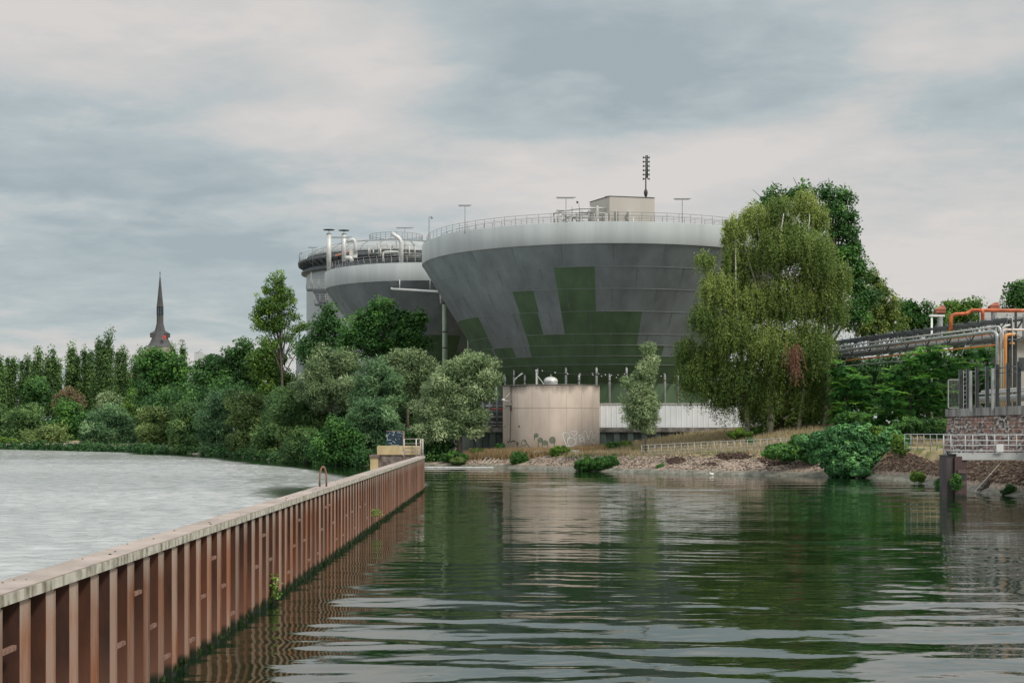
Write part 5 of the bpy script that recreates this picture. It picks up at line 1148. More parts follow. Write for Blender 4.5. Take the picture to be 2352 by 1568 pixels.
LEAF = dict(
  silver=leafmat('silver_willow_leaf', (.160, .240, .098), (.46, .55, .30)),
  sage=leafmat('sage_leaf', (.070, .150, .042), (.25, .38, .12)),
  olive=leafmat('olive_leaf', (.105, .170, .045), (.33, .42, .14)),
  deep=leafmat('deep_green_leaf', (.048, .130, .032), (.15, .31, .065)),
  mid=leafmat('mid_green_leaf', (.052, .150, .032), (.16, .33, .06)),
  poplar=leafmat('poplar_leaf', (.078, .155, .044), (.21, .34, .10)),
  fresh=leafmat('fresh_leaf', (.110, .215, .035), (.30, .44, .07)),
  blue=leafmat('blue_grey_leaf', (.080, .175, .068), (.28, .43, .20)),
  birch=leafmat('birch_leaf', (.112, .182, .036), (.36, .42, .11)),
  dry=leafmat('dry_leaf', (.22, .17, .085), (.40, .32, .18)),
  vine=leafmat('vine_leaf', (.055, .170, .052), (.19, .42, .13)),
  sumac=leafmat('sumac_leaf', (.060, .200, .038), (.27, .56, .09)),
  dead=leafmat('dead_brown_leaf', (.17, .075, .045), (.34, .17, .11)))
def tree(name, label, kind, leaf, Y, lobes, bx=None, r0=.25, cat='tree', group=None, s=None, dr=.85, tsh=0., base_z=None, bark_m=None, top=None, trunk=True, fill=True):
    SEED[0] += 1; rng = np.random.default_rng(SEED[0]); s = s if s else Y/185.
    L3 = []
    if group == W_:
        yw = HY+5*F/Y; lobes = list(lobes)+[(x+rng.uniform(-8, 8), yw-12, rx*rng.uniform(.7, 1.0), 13) for x, y, rx, ry in lobes if y+ry > yw-52]
    for l in lobes:
        x, y, rx, ry = l[:4]; dy = l[4] if len(l) > 4 else 0
        Yl = Y+dy+rng.uniform(-1, 1)*.25*rx/F*Y; c = at(x, y, Yl); a = rx/F*Yl; b = ry/F*Yl; L3.append(((c.x, c.y, c.z), (a, min(a, max(b, a*.6))*dr, b)))
    xs = [l[0] for l in lobes]; bx = bx if bx is not None else sum(xs)/len(xs)
    X = (bx-CX)/F*Y; bz = base_z if base_z is not None else tz(X, Y)
    bz = max(bz, -.3); base = (X, Y, bz)
    t = thing(name, label, cat, base, group)
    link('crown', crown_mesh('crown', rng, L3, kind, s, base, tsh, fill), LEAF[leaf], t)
    if trunk:
        lo = [(c, r) for c, r in L3 if c[2] > bz+.5]
        if lo: trunk_mesh(base, lo, r0*s, s, rng, top=top).build('trunk', bark_m or bark, t)
    return t
# --- the avenue of Lombardy poplars beyond the left bank
G = 'poplars in a row beyond the far bank'
def poplar(xs, label, Y=415, bot=948):
    L_ = []
    for (x, top, w) in xs:
        h = bot-top; L_ += [(x, top+h*.16, w*.36, h*.16), (x+1, top+h*.36, w*.60, h*.2), (x-1, top+h*.60, w*.82, h*.24), (x, top+h*.84, w*.85, h*.22)]
    tree('poplar_tree', label, 'poplar', 'poplar', Y, L_, bx=xs[0][0], r0=.3, group=G, s=1.7, dr=1.)
poplar([(-12, 800, 15), (0, 815, 14)], 'poplar cut by the left edge of the picture', 400)
poplar([(18, 819, 11), (29.4, 816, 12), (8, 845, 10)], 'poplar with two equal tips, first inside the left edge', 415)
poplar([(50, 827, 10), (64, 819, 12)], 'shorter twin tipped poplar, second from the left edge', 425)
poplar([(89, 805, 12), (78, 822, 9)], 'poplar with one slim tip above the dark bush, third from the left edge', 410)
poplar([(123, 796, 15), (110, 812, 12), (134, 830, 11)], 'broad poplar with a blunt tip left of the sky gap', 405)
poplar([(165, 793.5, 16), (178, 812, 9)], 'separate poplar with sky gaps on both sides', 415, 905)
poplar([(195, 796, 14), (209, 796, 13)], 'twin tipped poplar left of the tallest poplar', 412)
poplar([(249, 764, 15), (228, 776, 15), (238, 790, 18)], 'tallest poplar of the row, with a pointed top', 400)
poplar([(271, 799, 12), (284, 800, 13), (294, 850, 8)], 'twin tipped poplar right of the tallest poplar', 415)
poplar([(322, 800, 12), (309, 829, 7), (333, 815, 10)], 'slim poplar left of the church spire', 420, 930)
poplar([(396, 791, 7), (420, 796, 9)], 'thin poplar tips poking above the round tree right of the spire', 425, 900)
# --- trees and bushes of the left bank, far to near
tree('dark_tree', 'small dark round tree in front of the poplars at the far left', 'dense', 'deep', 395, [(84, 890, 22, 22), (92, 915, 26, 25), (75, 920, 20, 22)])
tree('brown_tree', 'dried out pale brown tree among the poplars', 'airy', 'dry', 392, [(157, 905, 20, 16), (140, 920, 18, 18), (175, 925, 18, 20), (150, 940, 26, 18)], s=1.6)
tree('olive_bush', 'dull olive bush cut by the left edge of the picture', 'willow', 'sage', 385, [(2, 960, 20, 26), (-8, 985, 24, 26), (15, 990, 14, 20)], group=W_)
tree('grass_bank', 'bright yellow green scrub at the waterline at the left edge', 'shrub', 'fresh', 372, [(10, 1014, 26, 10), (35, 1018, 18, 7), (-10, 1012, 16, 10)], cat='bush', s=1.6, trunk=False)
tree('willow_tree', 'dark grey green willow near the left edge with a rounded crown', 'willow', 'sage', 378, [(58, 955, 36, 24), (38, 980, 26, 30), (80, 985, 34, 30), (60, 1003, 34, 20)], group=W_)
tree('willow_bush', 'pale yellowish willow bush low on the water, second from the left edge', 'willow', 'olive', 368, [(85, 1006, 32, 16), (120, 1000, 30, 18), (108, 990, 24, 16)], group=W_, tsh=.2)
tree('green_tree', 'dark green upright tree below the dried brown tree', 'dense', 'mid', 378, [(160, 940, 26, 22), (150, 970, 32, 28), (180, 975, 26, 28), (165, 1005, 36, 20), (195, 1000, 18, 22)])
tree('willow_tree', 'pale willow crown behind the big rounded grey willow', 'willow', 'silver', 372, [(255, 922, 26, 18), (240, 940, 26, 18), (275, 945, 22, 16)], group=W_)
tree('yellow_green_tree', 'slim yellow green tree below the house roof', 'airy', 'fresh', 366, [(300, 910, 12, 16), (298, 935, 16, 20), (306, 960, 14, 16)], s=1.6)
tree('willow_tree', 'big rounded grey green willow bulging over the water below the tallest poplar', 'willow', 'blue', 352, [(250, 960, 42, 26), (225, 985, 38, 26), (280, 985, 40, 30), (250, 1005, 56, 26), (215, 1010, 26, 18), (295, 1010, 24, 22)], group=W_, tsh=.05)
tree('round_tree', 'large rounded mid green tree under the church spire', 'broad', 'mid', 385, [(362, 820, 36, 24), (345, 850, 34, 34), (390, 842, 36, 30), (408, 862, 26, 28), (360, 885, 46, 36), (400, 900, 36, 34), (335, 910, 28, 34)], r0=.4)
tree('green_tree', 'yellowish green tree at mid height right of the round tree', 'broad', 'fresh', 355, [(395, 915, 32, 22), (425, 930, 28, 26), (410, 955, 34, 22)], tsh=-.2)
tree('willow_tree', 'pale olive willow with a ragged crown right of the big rounded willow', 'willow', 'olive', 325, [(352, 945, 24, 20), (335, 970, 22, 26), (372, 972, 30, 28), (350, 1005, 36, 24), (390, 1000, 26, 28)], group=W_, tsh=.05)
tree('dark_tree', 'dark green tree standing right of the round tree under the pale rooftop', 'dense', 'deep', 345, [(492, 828, 26, 20), (470, 855, 30, 28), (510, 850, 26, 28), (485, 890, 40, 34), (450, 900, 26, 34)], r0=.4)
tree('dark_tree', 'darkest broad tree left of the tall slim tree', 'dense', 'deep', 322, [(558, 805, 26, 22), (535, 825, 28, 26), (575, 835, 28, 26), (550, 865, 40, 32), (520, 890, 30, 30), (590, 880, 30, 34)], r0=.4)
tree('willow_bush', 'grey green bush dipping into the water below the dark trees', 'willow', 'sage', 292, [(440, 945, 28, 26), (420, 975, 24, 30), (458, 985, 32, 32), (430, 1012, 34, 22), (470, 1015, 26, 18)], group=W_)
tree('blue_green_bush', 'bluish green bush reaching the water right of the grey green one', 'willow', 'blue', 275, [(505, 935, 28, 30), (490, 975, 28, 34), (520, 985, 24, 34), (500, 1018, 30, 20)], group=W_, tsh=-.12)
tree('willow_tree', 'olive willow with two rounded shoulders below the darkest tree', 'willow', 'olive', 258, [(552, 925, 24, 22), (585, 940, 26, 28), (560, 970, 32, 34), (595, 990, 26, 32), (560, 1015, 34, 24)], group=W_, tsh=-.18)
tree('yellow_green_tree', 'yellow green tree at the foot of the tall slim tree', 'broad', 'fresh', 268, [(612, 800, 24, 24), (600, 830, 26, 28), (640, 830, 24, 22), (625, 860, 36, 26), (655, 880, 30, 26), (615, 900, 34, 26)], tsh=-.12)
u = at(650, 640, 252)
tree('tall_tree', 'tall slim airy tree with a bare lower trunk left of the domed tank', 'airy', 'fresh', 252, [(637, 640, 16, 16), (628, 660, 24, 20), (650, 672, 24, 20), (610, 685, 22, 18), (640, 700, 34, 22), (668, 700, 18, 14), (605, 722, 24, 20), (650, 735, 26, 16), (670, 725, 14, 8), (598, 748, 20, 12), (625, 750, 26, 16), (682, 757, 14, 7), (700, 748, 8, 6), (655, 780, 16, 8), (620, 790, 22, 14), (600, 735, 18, 16), (637, 700, 22, 20), (690, 800, 16, 10), (615, 705, 24, 20), (640, 745, 26, 16)], bx=655, r0=.26, s=1.2, fill=False, tsh=-.05, top=at(640, 660, 252))
tree('sage_tree', 'grey green mid height trees below the yellow green one', 'willow', 'sage', 238, [(655, 920, 28, 26), (630, 945, 26, 28), (665, 965, 32, 32), (625, 990, 28, 32), (650, 1015, 36, 26), (605, 1015, 20, 24)], group=W_)
tree('maple_tree', 'pointed dark maple between the tall slim tree and the domed tank', 'broad', 'deep', 238, [(757, 722, 14, 16), (750, 745, 24, 20), (775, 750, 20, 18), (740, 775, 34, 24), (775, 790, 34, 28), (710, 800, 34, 22), (735, 820, 40, 24)], r0=.35)
tree('maple_tree', 'wide spreading dark green maple in front of the middle tank', 'broad', 'mid', 220, [(878, 698, 26, 18), (862, 718, 26, 20), (898, 722, 30, 20), (935, 722, 24, 14), (968, 728, 16, 10), (950, 745, 30, 16), (832, 745, 32, 22), (880, 755, 46, 28), (925, 770, 38, 24), (812, 775, 32, 26), (860, 795, 50, 28), (920, 800, 44, 22), (968, 788, 22, 12), (790, 800, 26, 22)], r0=.45, tsh=-.12)
tree('willow_tree', 'pale silver willow with a high domed crown below the pointed maple', 'willow', 'silver', 210, [(762, 828, 44, 26), (728, 850, 30, 26), (800, 845, 34, 30), (760, 870, 46, 34), (715, 885, 30, 34), (795, 895, 36, 34), (750, 915, 44, 30)], group=W_, tsh=-.02)
tree('willow_tree', 'pale silver willow with its crown below the right half of the maple', 'willow', 'silver', 209, [(940, 828, 40, 26), (915, 850, 32, 28), (968, 852, 34, 28), (945, 880, 40, 34), (905, 890, 30, 34)], group=W_)
tree('willow_tree', 'broad olive willow low on the bank left of centre', 'willow', 'sage', 213, [(690, 915, 36, 26), (665, 945, 32, 30), (715, 950, 38, 32), (690, 985, 44, 32), (655, 990, 26, 30), (730, 990, 30, 34), (690, 1020, 40, 24)], group=W_, tsh=.02)
tree('willow_tree', 'silver willow in the middle of the group with a cauliflower crown', 'willow', 'blue', 204, [(872, 850, 36, 26), (850, 880, 32, 30), (895, 880, 34, 32), (865, 915, 44, 30), (830, 925, 26, 26), (900, 925, 30, 26)], group=W_, tsh=.1)
tree('willow_tree', 'largest silver willow, rightmost of the group beside the round concrete building', 'willow', 'silver', 189, [(1085, 838, 44, 24), (1050, 850, 34, 28), (1120, 860, 28, 30), (1010, 880, 36, 30), (1060, 885, 44, 34), (1105, 895, 38, 32), (1015, 920, 44, 34), (1065, 930, 46, 34), (990, 950, 38, 34), (1040, 965, 44, 28), (1085, 955, 34, 24), (1050, 990, 36, 20), (1000, 990, 40, 28), (1090, 975, 26, 16)], group=W_, tsh=.08, r0=.4)
tree('willow_tree', 'grey willow leaning over the water behind the blue board', 'willow', 'blue', 196, [(855, 940, 38, 26), (830, 960, 30, 28), (880, 965, 38, 30), (850, 990, 44, 32), (900, 990, 26, 32), (815, 995, 24, 30), (870, 1020, 42, 24)], group=W_, tsh=.0)
tree('green_bush', 'leafy green bush low on the water in the shade of the willows', 'dense', 'mid', 194, [(782, 985, 34, 28), (760, 1010, 36, 30), (800, 1020, 38, 30), (735, 1030, 30, 26), (780, 1045, 48, 20)], cat='bush', tsh=-.05)
tree('green_bush', 'dark bush hanging to the water left of the shaded green bush', 'willow', 'sage', 205, [(700, 1015, 32, 30), (680, 1040, 30, 22), (725, 1040, 24, 22)], cat='bush', tsh=-.2)
tree('green_bush', 'dark shaded bush directly behind the wall end railing', 'dense', 'deep', 190, [(985, 1000, 36, 30), (950, 1010, 30, 30), (1020, 1020, 30, 28), (990, 1045, 50, 22), (920, 1020, 30, 30), (900, 1045, 40, 20), (850, 1050, 34, 16)], cat='bush', tsh=-.15)
tree('dark_hedge', 'dark undergrowth closing the gap under the willows', 'dense', 'deep', 214, [(x, 985+random.uniform(-20, 15), 34, 50) for x in range(690, 1040, 34)], cat='bush', tsh=-.2, trunk=False)
tree('dark_hedge', 'dark undergrowth behind the far left bushes', 'dense', 'deep', 385, [(x, 985+random.uniform(-12, 8), 24, 36) for x in range(-20, 330, 26)], cat='bush', tsh=-.2, trunk=False)
tree('dark_hedge', 'dark undergrowth behind the bushes between the round tree and the sage tree', 'dense', 'deep', 346, [(x, 945+random.uniform(-12, 8), 28, 52, -(x-340)*.30) for x in range(340, 690, 28)], cat='bush', tsh=-.2, trunk=False)
def water_hedge(x0, x1, step, leaf, label, ry=13, tsh=-.1):  # low bank bushes, tinted dark to stand for the shadow at the waterline
    L_ = []; Yc = None
    wx = [-40, 0, 100, 250, 350, 450, 500, 600, 700, 800, 900, 1060]; wy = [372, 366, 350, 325, 305, 288, 272, 240, 209, 195, 191, 187.5]
    Yc = float(np.interp((x0+x1)/2, wx, wy))
    for x in np.arange(x0, x1, step):
        Yx = float(np.interp(x, wx, wy)); yw = HY+5*F/Yx; k = random.uniform(.45, 1.5); L_.append((x+random.uniform(-3, 3), yw-ry*.75*k, step*.75, ry*k, Yx-Yc))
    tree('shade_tinted_bush', label, 'dense', leaf, Yc, L_, cat='bush', tsh=tsh, trunk=False, base_z=.2, dr=.7)
water_hedge(-30, 190, 19, 'deep', 'low scrub tinted dark as shade along the waterline at the far left', 4, -.3)
water_hedge(180, 345, 15, 'deep', 'scrub tinted dark as shade at the waterline under the big rounded willow', 5, -.3)
water_hedge(335, 520, 15, 'deep', 'scrub tinted dark as shade at the waterline under the grey green bush', 6, -.3)
water_hedge(510, 700, 15, 'deep', 'scrub tinted dark as shade at the waterline below the tall slim tree', 7, -.3)
water_hedge(690, 880, 16, 'deep', 'scrub tinted dark as shade at the waterline left of the ochre pier', 9, -.25)
water_hedge(870, 1035, 16, 'deep', 'scrub tinted dark as shade at the waterline behind the end of the pile wall', 15)
# --- trees on the right
tree('silver_tree', 'small silvery tree with a pointed crown on a thin trunk before the white hoarding', 'willow', 'silver', 172, [(1490, 808, 9, 16), (1487, 830, 15, 20), (1480, 855, 22, 24), (1471, 885, 28, 28), (1470, 915, 36, 30), (1464, 940, 34, 28), (1488, 945, 28, 28), (1472, 962, 34, 16), (1441, 880, 12, 14), (1474, 975, 28, 14), (1489, 795, 5, 9)], bx=1484, r0=.16, s=.8, tsh=.18)
tree('oak_tree', 'dark green leafy tree showing behind the birch crown', 'broad', 'mid', 203, [(1800, 452, 40, 22), (1765, 470, 28, 22), (1840, 445, 30, 18), (1905, 445, 30, 18), (1935, 455, 24, 18), (1920, 485, 36, 26), (1950, 500, 14, 16), (1930, 530, 34, 30), (1960, 562, 28, 26), (1940, 600, 40, 34), (1975, 610, 16, 20), (1960, 650, 38, 34), (1985, 680, 26, 30), (1960, 720, 40, 36)], bx=1900, r0=.5, tsh=-.05)
tree('birch_tree', 'airy olive birch right of the large weeping birch', 'airy', 'birch', 216, [(2000, 640, 22, 16), (2020, 665, 24, 20), (2000, 690, 30, 24), (2040, 700, 26, 24), (2010, 725, 40, 28), (2050, 740, 30, 26), (2000, 760, 40, 24)], s=1.1, bark_m=birch_bark)
tree('broad_tree', 'low dark broad tree above the left part of the truss', 'broad', 'mid', 232, [(2085, 705, 26, 14), (2110, 712, 26, 14), (2070, 725, 32, 20), (2120, 732, 36, 20), (2150, 735, 26, 14), (2090, 755, 50, 24), (2150, 765, 40, 20)], tsh=-.1)
tree('lime_tree', 'light green tree behind the orange red pipe loop', 'broad', 'fresh', 245, [(2190, 700, 22, 12), (2205, 715, 30, 16), (2240, 700, 16, 10), (2170, 730, 34, 18), (2225, 725, 34, 16), (2190, 755, 50, 20), (2130, 750, 30, 16)], tsh=-.15)
tree('dark_tree', 'dark green tree cut by the right edge of the picture', 'broad', 'deep', 214, [(2340, 660, 20, 22), (2355, 685, 40, 30), (2328, 690, 22, 20), (2350, 720, 50, 26), (2375, 670, 30, 30)], r0=.4, tsh=.05)
# sumac thicket: rosettes of pinnate fronds
def sumac(label, Y, lobes, seed, bx, tsh=0., dens=1.):
    rng = np.random.default_rng(seed); X = (bx-CX)/F*Y; base = (X, Y, tz(X, Y)); t = thing('sumac_tree', label, 'tree', base, 'sumac trees beside the brick wall')
    Cs = []; Ns = []; As = []; Ls = []; Ws = []; Ts = []; L3 = []
    for (x, y, rx, ry) in lobes:
        c = at(x, y, Y+rng.uniform(-1.5, 1.5)); a = rx/F*Y; b = ry/F*Y; L3.append(((c.x, c.y, c.z), (a, a*.8, b)))
        nr = int(a*b*5.5*dens); d = sph(rng, nr*2); d = d[(d[:, 1] < .35)][:nr]
        pc = np.array(c)+d*np.array([a, a*.8, b])*rng.uniform(.6, 1.0, len(d))[:, None]
        for p, dd in zip(pc, d):
            tt = np.clip(.42+tsh+.3*dd[2]+rng.normal()*.12, 0, 1); nf = 9; a0 = rng.uniform(0, 6.28)
            for j in range(nf):
                an = a0+j*6.283/nf; ou = np.array([math.cos(an), math.sin(an), .25+rng.normal()*.25])+dd*.35; ou /= np.linalg.norm(ou); fl = rng.uniform(.7, 1.15)
                sdv = np.cross(ou, [0, 0, 1.]); sdv /= np.linalg.norm(sdv); k = 6
                tt_ = np.linspace(.2, 1, k); pos = p+ou*(tt_*fl)[:, None]+np.array([0, 0, -.28])*(tt_**2*fl)[:, None]
                for sg_ in (-1, 1):
                    Ax = ou*.55+sdv*sg_*1.0+np.array([0, 0, -.25]); Ax = Ax/np.linalg.norm(Ax); ll = .30*(1.15-.5*tt_)
                    Cs.append(pos+Ax*(ll/2)[:, None]); Ns.append(np.tile(unit((np.array([0, 0, 1.])+rng.normal(size=3)*.25)[None]), (k, 1))); As.append(np.tile(Ax, (k, 1))); Ls.append(ll); Ws.append(np.full(k, .10)); Ts.append(np.full(k, tt))
        nf = int(a*b*26); o = sph(rng, nf); P = np.array(c)+o*np.array([a, a*.8, b])*(rng.random(nf)**.5*.78)[:, None]
        Cs.append(P); Ns.append(unit(o+rng.normal(size=(nf, 3))*.6)); As.append(rng.normal(size=(nf, 3))); Ls.append(np.full(nf, .9)); Ws.append(np.full(nf, .6)); Ts.append(np.full(nf, .05))  # inner fill leaves, shade of the thicket put into their dark tint
    C = np.concatenate(Cs); v = leaf_quads(C, np.concatenate(Ns), np.concatenate(As), np.concatenate(Ls), np.concatenate(Ws))-np.array(base)
    link('crown', np_mesh('crown', v, np.arange(len(C)*4).reshape(-1, 4), np.concatenate(Ts)), LEAF['sumac'], t)
    trunk_mesh(base, L3, .14, 1, rng).build('trunk', bark, t)
sumac('sumac tree with bright tips next to the trunk of the birch', 172, [(1930, 855, 36, 30), (1965, 880, 34, 30), (1930, 905, 40, 36), (1985, 920, 36, 36), (1945, 950, 44, 34)], 51, 1945, .18)
sumac('sumac tree spreading in the middle under the truss', 158, [(2140, 815, 44, 24), (2095, 835, 36, 26), (2160, 850, 56, 34), (2060, 870, 36, 32), (2110, 885, 56, 40), (2040, 915, 40, 36), (2080, 945, 60, 40), (2150, 920, 46, 46), (2020, 965, 44, 30)], 52, 2090, .14)
sumac('sumac tree behind the posts of the brick wall fence', 168, [(2210, 805, 36, 24), (2255, 815, 40, 26), (2210, 850, 46, 34), (2265, 860, 44, 36), (2200, 900, 50, 40), (2260, 910, 50, 36)], 53, 2230, .0)
tree('dark_hedge', 'dark undergrowth behind the sumac trees', 'dense', 'deep', 190, [(x, 885+random.uniform(-12, 8), 44, 78) for x in range(1900, 2330, 40)]+[(2140+40*k, 955, 30, 36) for k in range(3)], cat='bush', tsh=-.25, trunk=False)
# weeping birch: strands hanging from arching limbs
def birch():
    rng = np.random.default_rng(77); Y0 = 175.; bx = at(1760, 0, Y0).x; bz = tz(bx, Y0); base = (bx, Y0, bz)
    t = thing('weeping_birch', 'huge weeping birch with long hanging twigs in front of the large tank', 'tree', base)
    lobes = [(1619, 590, 26, 20), (1690, 520, 30, 34), (1672, 545, 14, 18), (1735, 495, 36, 36), (1790, 478, 38, 38), (1850, 465, 30, 42), (1880, 500, 24, 44), (1868, 570, 50, 54), (1925, 630, 32, 40), (1780, 570, 60, 60), (1700, 600, 50, 54), (1650, 660, 48, 46),
             (1725, 690, 66, 60), (1810, 680, 66, 66), (1895, 690, 56, 60), (1615, 725, 36, 40), (1680, 760, 60, 54), (1770, 790, 66, 60), (1860, 790, 62, 60), (1580, 800, 34, 34), (1630, 820, 50, 46), (1700, 860, 56, 50), (1600, 860, 46, 44), (1790, 870, 60, 56), (1870, 870, 44, 56), (1660, 900, 50, 36), (1745, 905, 56, 44), (1840, 915, 54, 40), (1825, 540, 44, 44), (1760, 520, 36, 40), (1870, 620, 44, 40), (1860, 948, 50, 34), (1790, 950, 50, 32), (1730, 945, 34, 26), (1900, 920, 30, 44)]
    Cs = []; Ts = []; As = []; tips = []; L3 = []
    for (x, y, rx, ry) in lobes:
        Yl = Y0+rng.uniform(-2.5, 2.5)+(1.5 if y < 560 else 0)+(3.5 if y > 918 else 0); c = at(x, y, Yl); a = rx/F*Y0; b = ry/F*Y0; L3.append(((c.x, c.y, c.z), (a, a, b)))
        ns = int(a*b*54+30); d = sph(rng, ns); d[:, 1] = np.where((d[:, 1] > .3) & (rng.random(ns) < .6), -d[:, 1], d[:, 1])
        p0 = np.array(c)+d*np.array([a, a*.9, b])*rng.uniform(.55, 1.05, ns)[:, None]
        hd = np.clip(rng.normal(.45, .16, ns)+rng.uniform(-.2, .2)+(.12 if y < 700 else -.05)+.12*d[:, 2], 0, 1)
        Lh = np.where(rng.random(ns) < .25, rng.uniform(1.6, 3.6, ns), rng.uniform(.5, 1.7, ns))
        for i in range(ns):
            k = int(Lh[i]/.085); tt_ = np.arange(k)/k; sw = rng.normal(0, .12, 2)
            P = p0[i]+np.stack([sw[0]*tt_**2*2+d[i, 0]*.35*np.sqrt(tt_), sw[1]*tt_+d[i, 1]*.35*np.sqrt(tt_), -tt_*Lh[i]], 1)+rng.normal(0, .12, (k, 3)); m_ = P[:, 2] > bz+.15
            Cs.append(P[m_]); Ts.append(np.clip(hd[i]+rng.normal(0, .1, m_.sum()), 0, 1))
        nf = int(a*b*16); o = sph(rng, nf)
    C = np.concatenate(Cs); n = len(C); Nn = unit(rng.normal(size=(n, 3))*.6+np.array([0, -.5, .45])); Ax = unit(rng.normal(size=(n, 3))*.5+np.array([0, 0, -1.]))
    sc_ = rng.uniform(.7, 1.35, n)
    v1 = leaf_quads(C, Nn, Ax, .22*sc_, .10*sc_); T = np.concatenate(Ts)
    # inner twigs and leaves that close the crown, tinted dark as its inner shade
    Cf = []
    for c, r in L3:
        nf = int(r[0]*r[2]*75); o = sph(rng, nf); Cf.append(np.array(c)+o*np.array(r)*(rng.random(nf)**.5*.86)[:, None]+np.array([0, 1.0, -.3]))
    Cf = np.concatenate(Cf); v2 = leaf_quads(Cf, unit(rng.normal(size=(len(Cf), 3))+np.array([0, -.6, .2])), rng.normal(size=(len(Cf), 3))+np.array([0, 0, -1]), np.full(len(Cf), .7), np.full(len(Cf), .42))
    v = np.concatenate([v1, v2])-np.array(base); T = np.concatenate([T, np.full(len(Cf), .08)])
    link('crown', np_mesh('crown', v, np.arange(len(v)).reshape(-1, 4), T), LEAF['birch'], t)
    m = MB(); b = Vector(base)
    for (x0, x1, x2, yt, r0) in [(1770, 1765, 1800, 470, .42), (1720, 1700, 1690, 520, .3), (1835, 1850, 1860, 470, .3), (1895, 1900, 1905, 620, .2)]:
        q0 = at(x0, 0, Y0); q0 = Vector((q0.x, Y0+.5, tz(q0.x, Y0)-.4)); q1 = at(x1, 800, Y0+.3); q2 = at(x2, yt+20, Y0)
        m.tube([q0, q0.lerp(q1, .5)+Vector((.2, 0, 0)), q1, q1.lerp(q2, .5)+Vector((-.3, 0, 0)), q2], [r0, r0*.9, r0*.7, r0*.45, r0*.12], 8)
    for c, r in L3:
        c = Vector(c); q = Vector((bx+(c.x-bx)*.35, Y0, bz+(c.z-bz)*.72)); m.tube([q, q.lerp(c, .6)+Vector((0, 0, .8)), c+Vector((0, -.5, .3))], [.12, .09, .03], 5)
    m.build('trunk', birch_bark, t)
    # dead brown hanging twigs
    Cs = []; 
    for i in range(46):
        p = np.array(at(1824+rng.normal()*8, 795+rng.uniform(-8, 20), Y0-4.6-rng.uniform(0, .8))); Ln = rng.uniform(1.2, 4.2); k = int(Ln/.07); tt_ = np.arange(k)/k
        Cs.append(p+np.stack([rng.normal()*.35*tt_, rng.normal()*.2*tt_, -tt_*Ln], 1)+rng.normal(0, .05, (k, 3)))
    C = np.concatenate(Cs); n = len(C); v = leaf_quads(C, unit(rng.normal(size=(n, 3))*.5+np.array([0, -1, .3])), unit(rng.normal(size=(n, 3))*.5+np.array([0, 0, -1.])), .22*rng.uniform(.7, 1.3, n), .08*rng.uniform(.7, 1.3, n))-np.array(base)
    d = link('dead_branch', np_mesh('dead_branch', v, np.arange(n*4).reshape(-1, 4), rng.random(n)), LEAF['dead'], t); d['label'] = 'bunch of dead red brown twigs hanging in the crown'
birch()
# vine mound hanging over the stones
tree('vine_mound', 'dense climbing vine mound hanging over the stone bank down to the water', 'vine', 'vine', 148, [(1905, 1010, 34, 24), (1950, 1000, 40, 22), (1995, 1005, 40, 22), (2045, 1012, 34, 24), (1890, 1035, 36, 22), (1935, 1040, 42, 30), (1985, 1040, 44, 30), (2035, 1040, 36, 26), (1925, 1068, 34, 24), (1970, 1072, 28, 20, -2), (2060, 1015, 22, 20), (1865, 1012, 30, 16), (1925, 995, 34, 16), (1975, 992, 34, 16), (2025, 998, 30, 16), (2065, 1032, 24, 24), (1900, 1052, 34, 22), (2000, 1062, 34, 22), (1945, 1082, 26, 12)], cat='bush', s=.85, trunk=False, tsh=.05, base_z=1.0)
tree('bramble_bush', 'lower looser bramble spilling left of the vine mound', 'vine', 'mid', 153, [(1850, 1016, 34, 16), (1835, 1032, 36, 18), (1790, 1036, 34, 14), (1840, 1024, 30, 14), (1800, 1032, 30, 14), (1865, 1040, 26, 18), (1820, 1045, 28, 12), (1770, 1042, 18, 8)], cat='bush', s=.7, trunk=False, tsh=.1, base_z=2.0)
tree('yellow_shoots', 'bright upright shoots at the right edge of the vine mound', 'shrub', 'fresh', 143, [(2062, 1020, 14, 22), (2075, 1035, 12, 12), (2010, 985, 10, 8)], cat='bush', s=.7, trunk=False, base_z=3)
# small plants of the bank
def bush(x, y, rx, ry, leaf, label, Y=None, name='bush', s=.62, kind='shrub'):
    p = on_bank(x, y+ry*.9) if Y is None else at(x, y, Y)
    tree(name, label, kind, leaf, p.y, [(x, y, rx, ry), (x-rx*.5, y+ry*.35, rx*.6, ry*.65), (x+rx*.5, y+ry*.35, rx*.6, ry*.65)], cat='bush', s=s, trunk=False, group='small bushes on the bank', base_z=max(0, p.z))
bush(1192, 1050, 18, 15, 'mid', 'dense bright green bush below the left end of the round concrete building')
bush(1352, 1066, 30, 14, 'mid', 'left half of the wide green bush growing at the waterline before the round building')
bush(1392, 1062, 30, 16, 'mid', 'taller right half of the wide green bush at the waterline', s=.7)
bush(1519, 1077, 12, 11, 'deep', 'single small dark bush at the waterline below the railing start', Y=163)
bush(1095, 1040, 15, 11, 'fresh', 'bright yellow green tuft left of the round concrete building above the broken rack')
bush(1148, 1030, 10, 14, 'mid', 'green sapling against the left corner of the round concrete building', Y=190)
bush(1245, 1034, 16, 9, 'fresh', 'loose weeds below the green scrawls')
bush(1285, 1036, 22, 12, 'fresh', 'loose yellow green weeds in front of the white graffiti letters')
bush(1400, 1026, 22, 9, 'mid', 'low weeds at the right corner of the round concrete building')
bush(1432, 1022, 22, 8, 'fresh', 'flat weeds between the round building and the silvery tree')
bush(1700, 996, 26, 10, 'fresh', 'yellow green scrub under the left side of the birch', Y=174)
bush(1740, 992, 24, 12, 'mid', 'darker scrub at the foot of the birch', Y=176)
bush(1830, 985, 34, 9, 'olive', 'olive scrub right of the birch foot', Y=178)
bush(1722, 1013, 8, 8, 'mid', 'single low bush among the dry grass behind the railing')
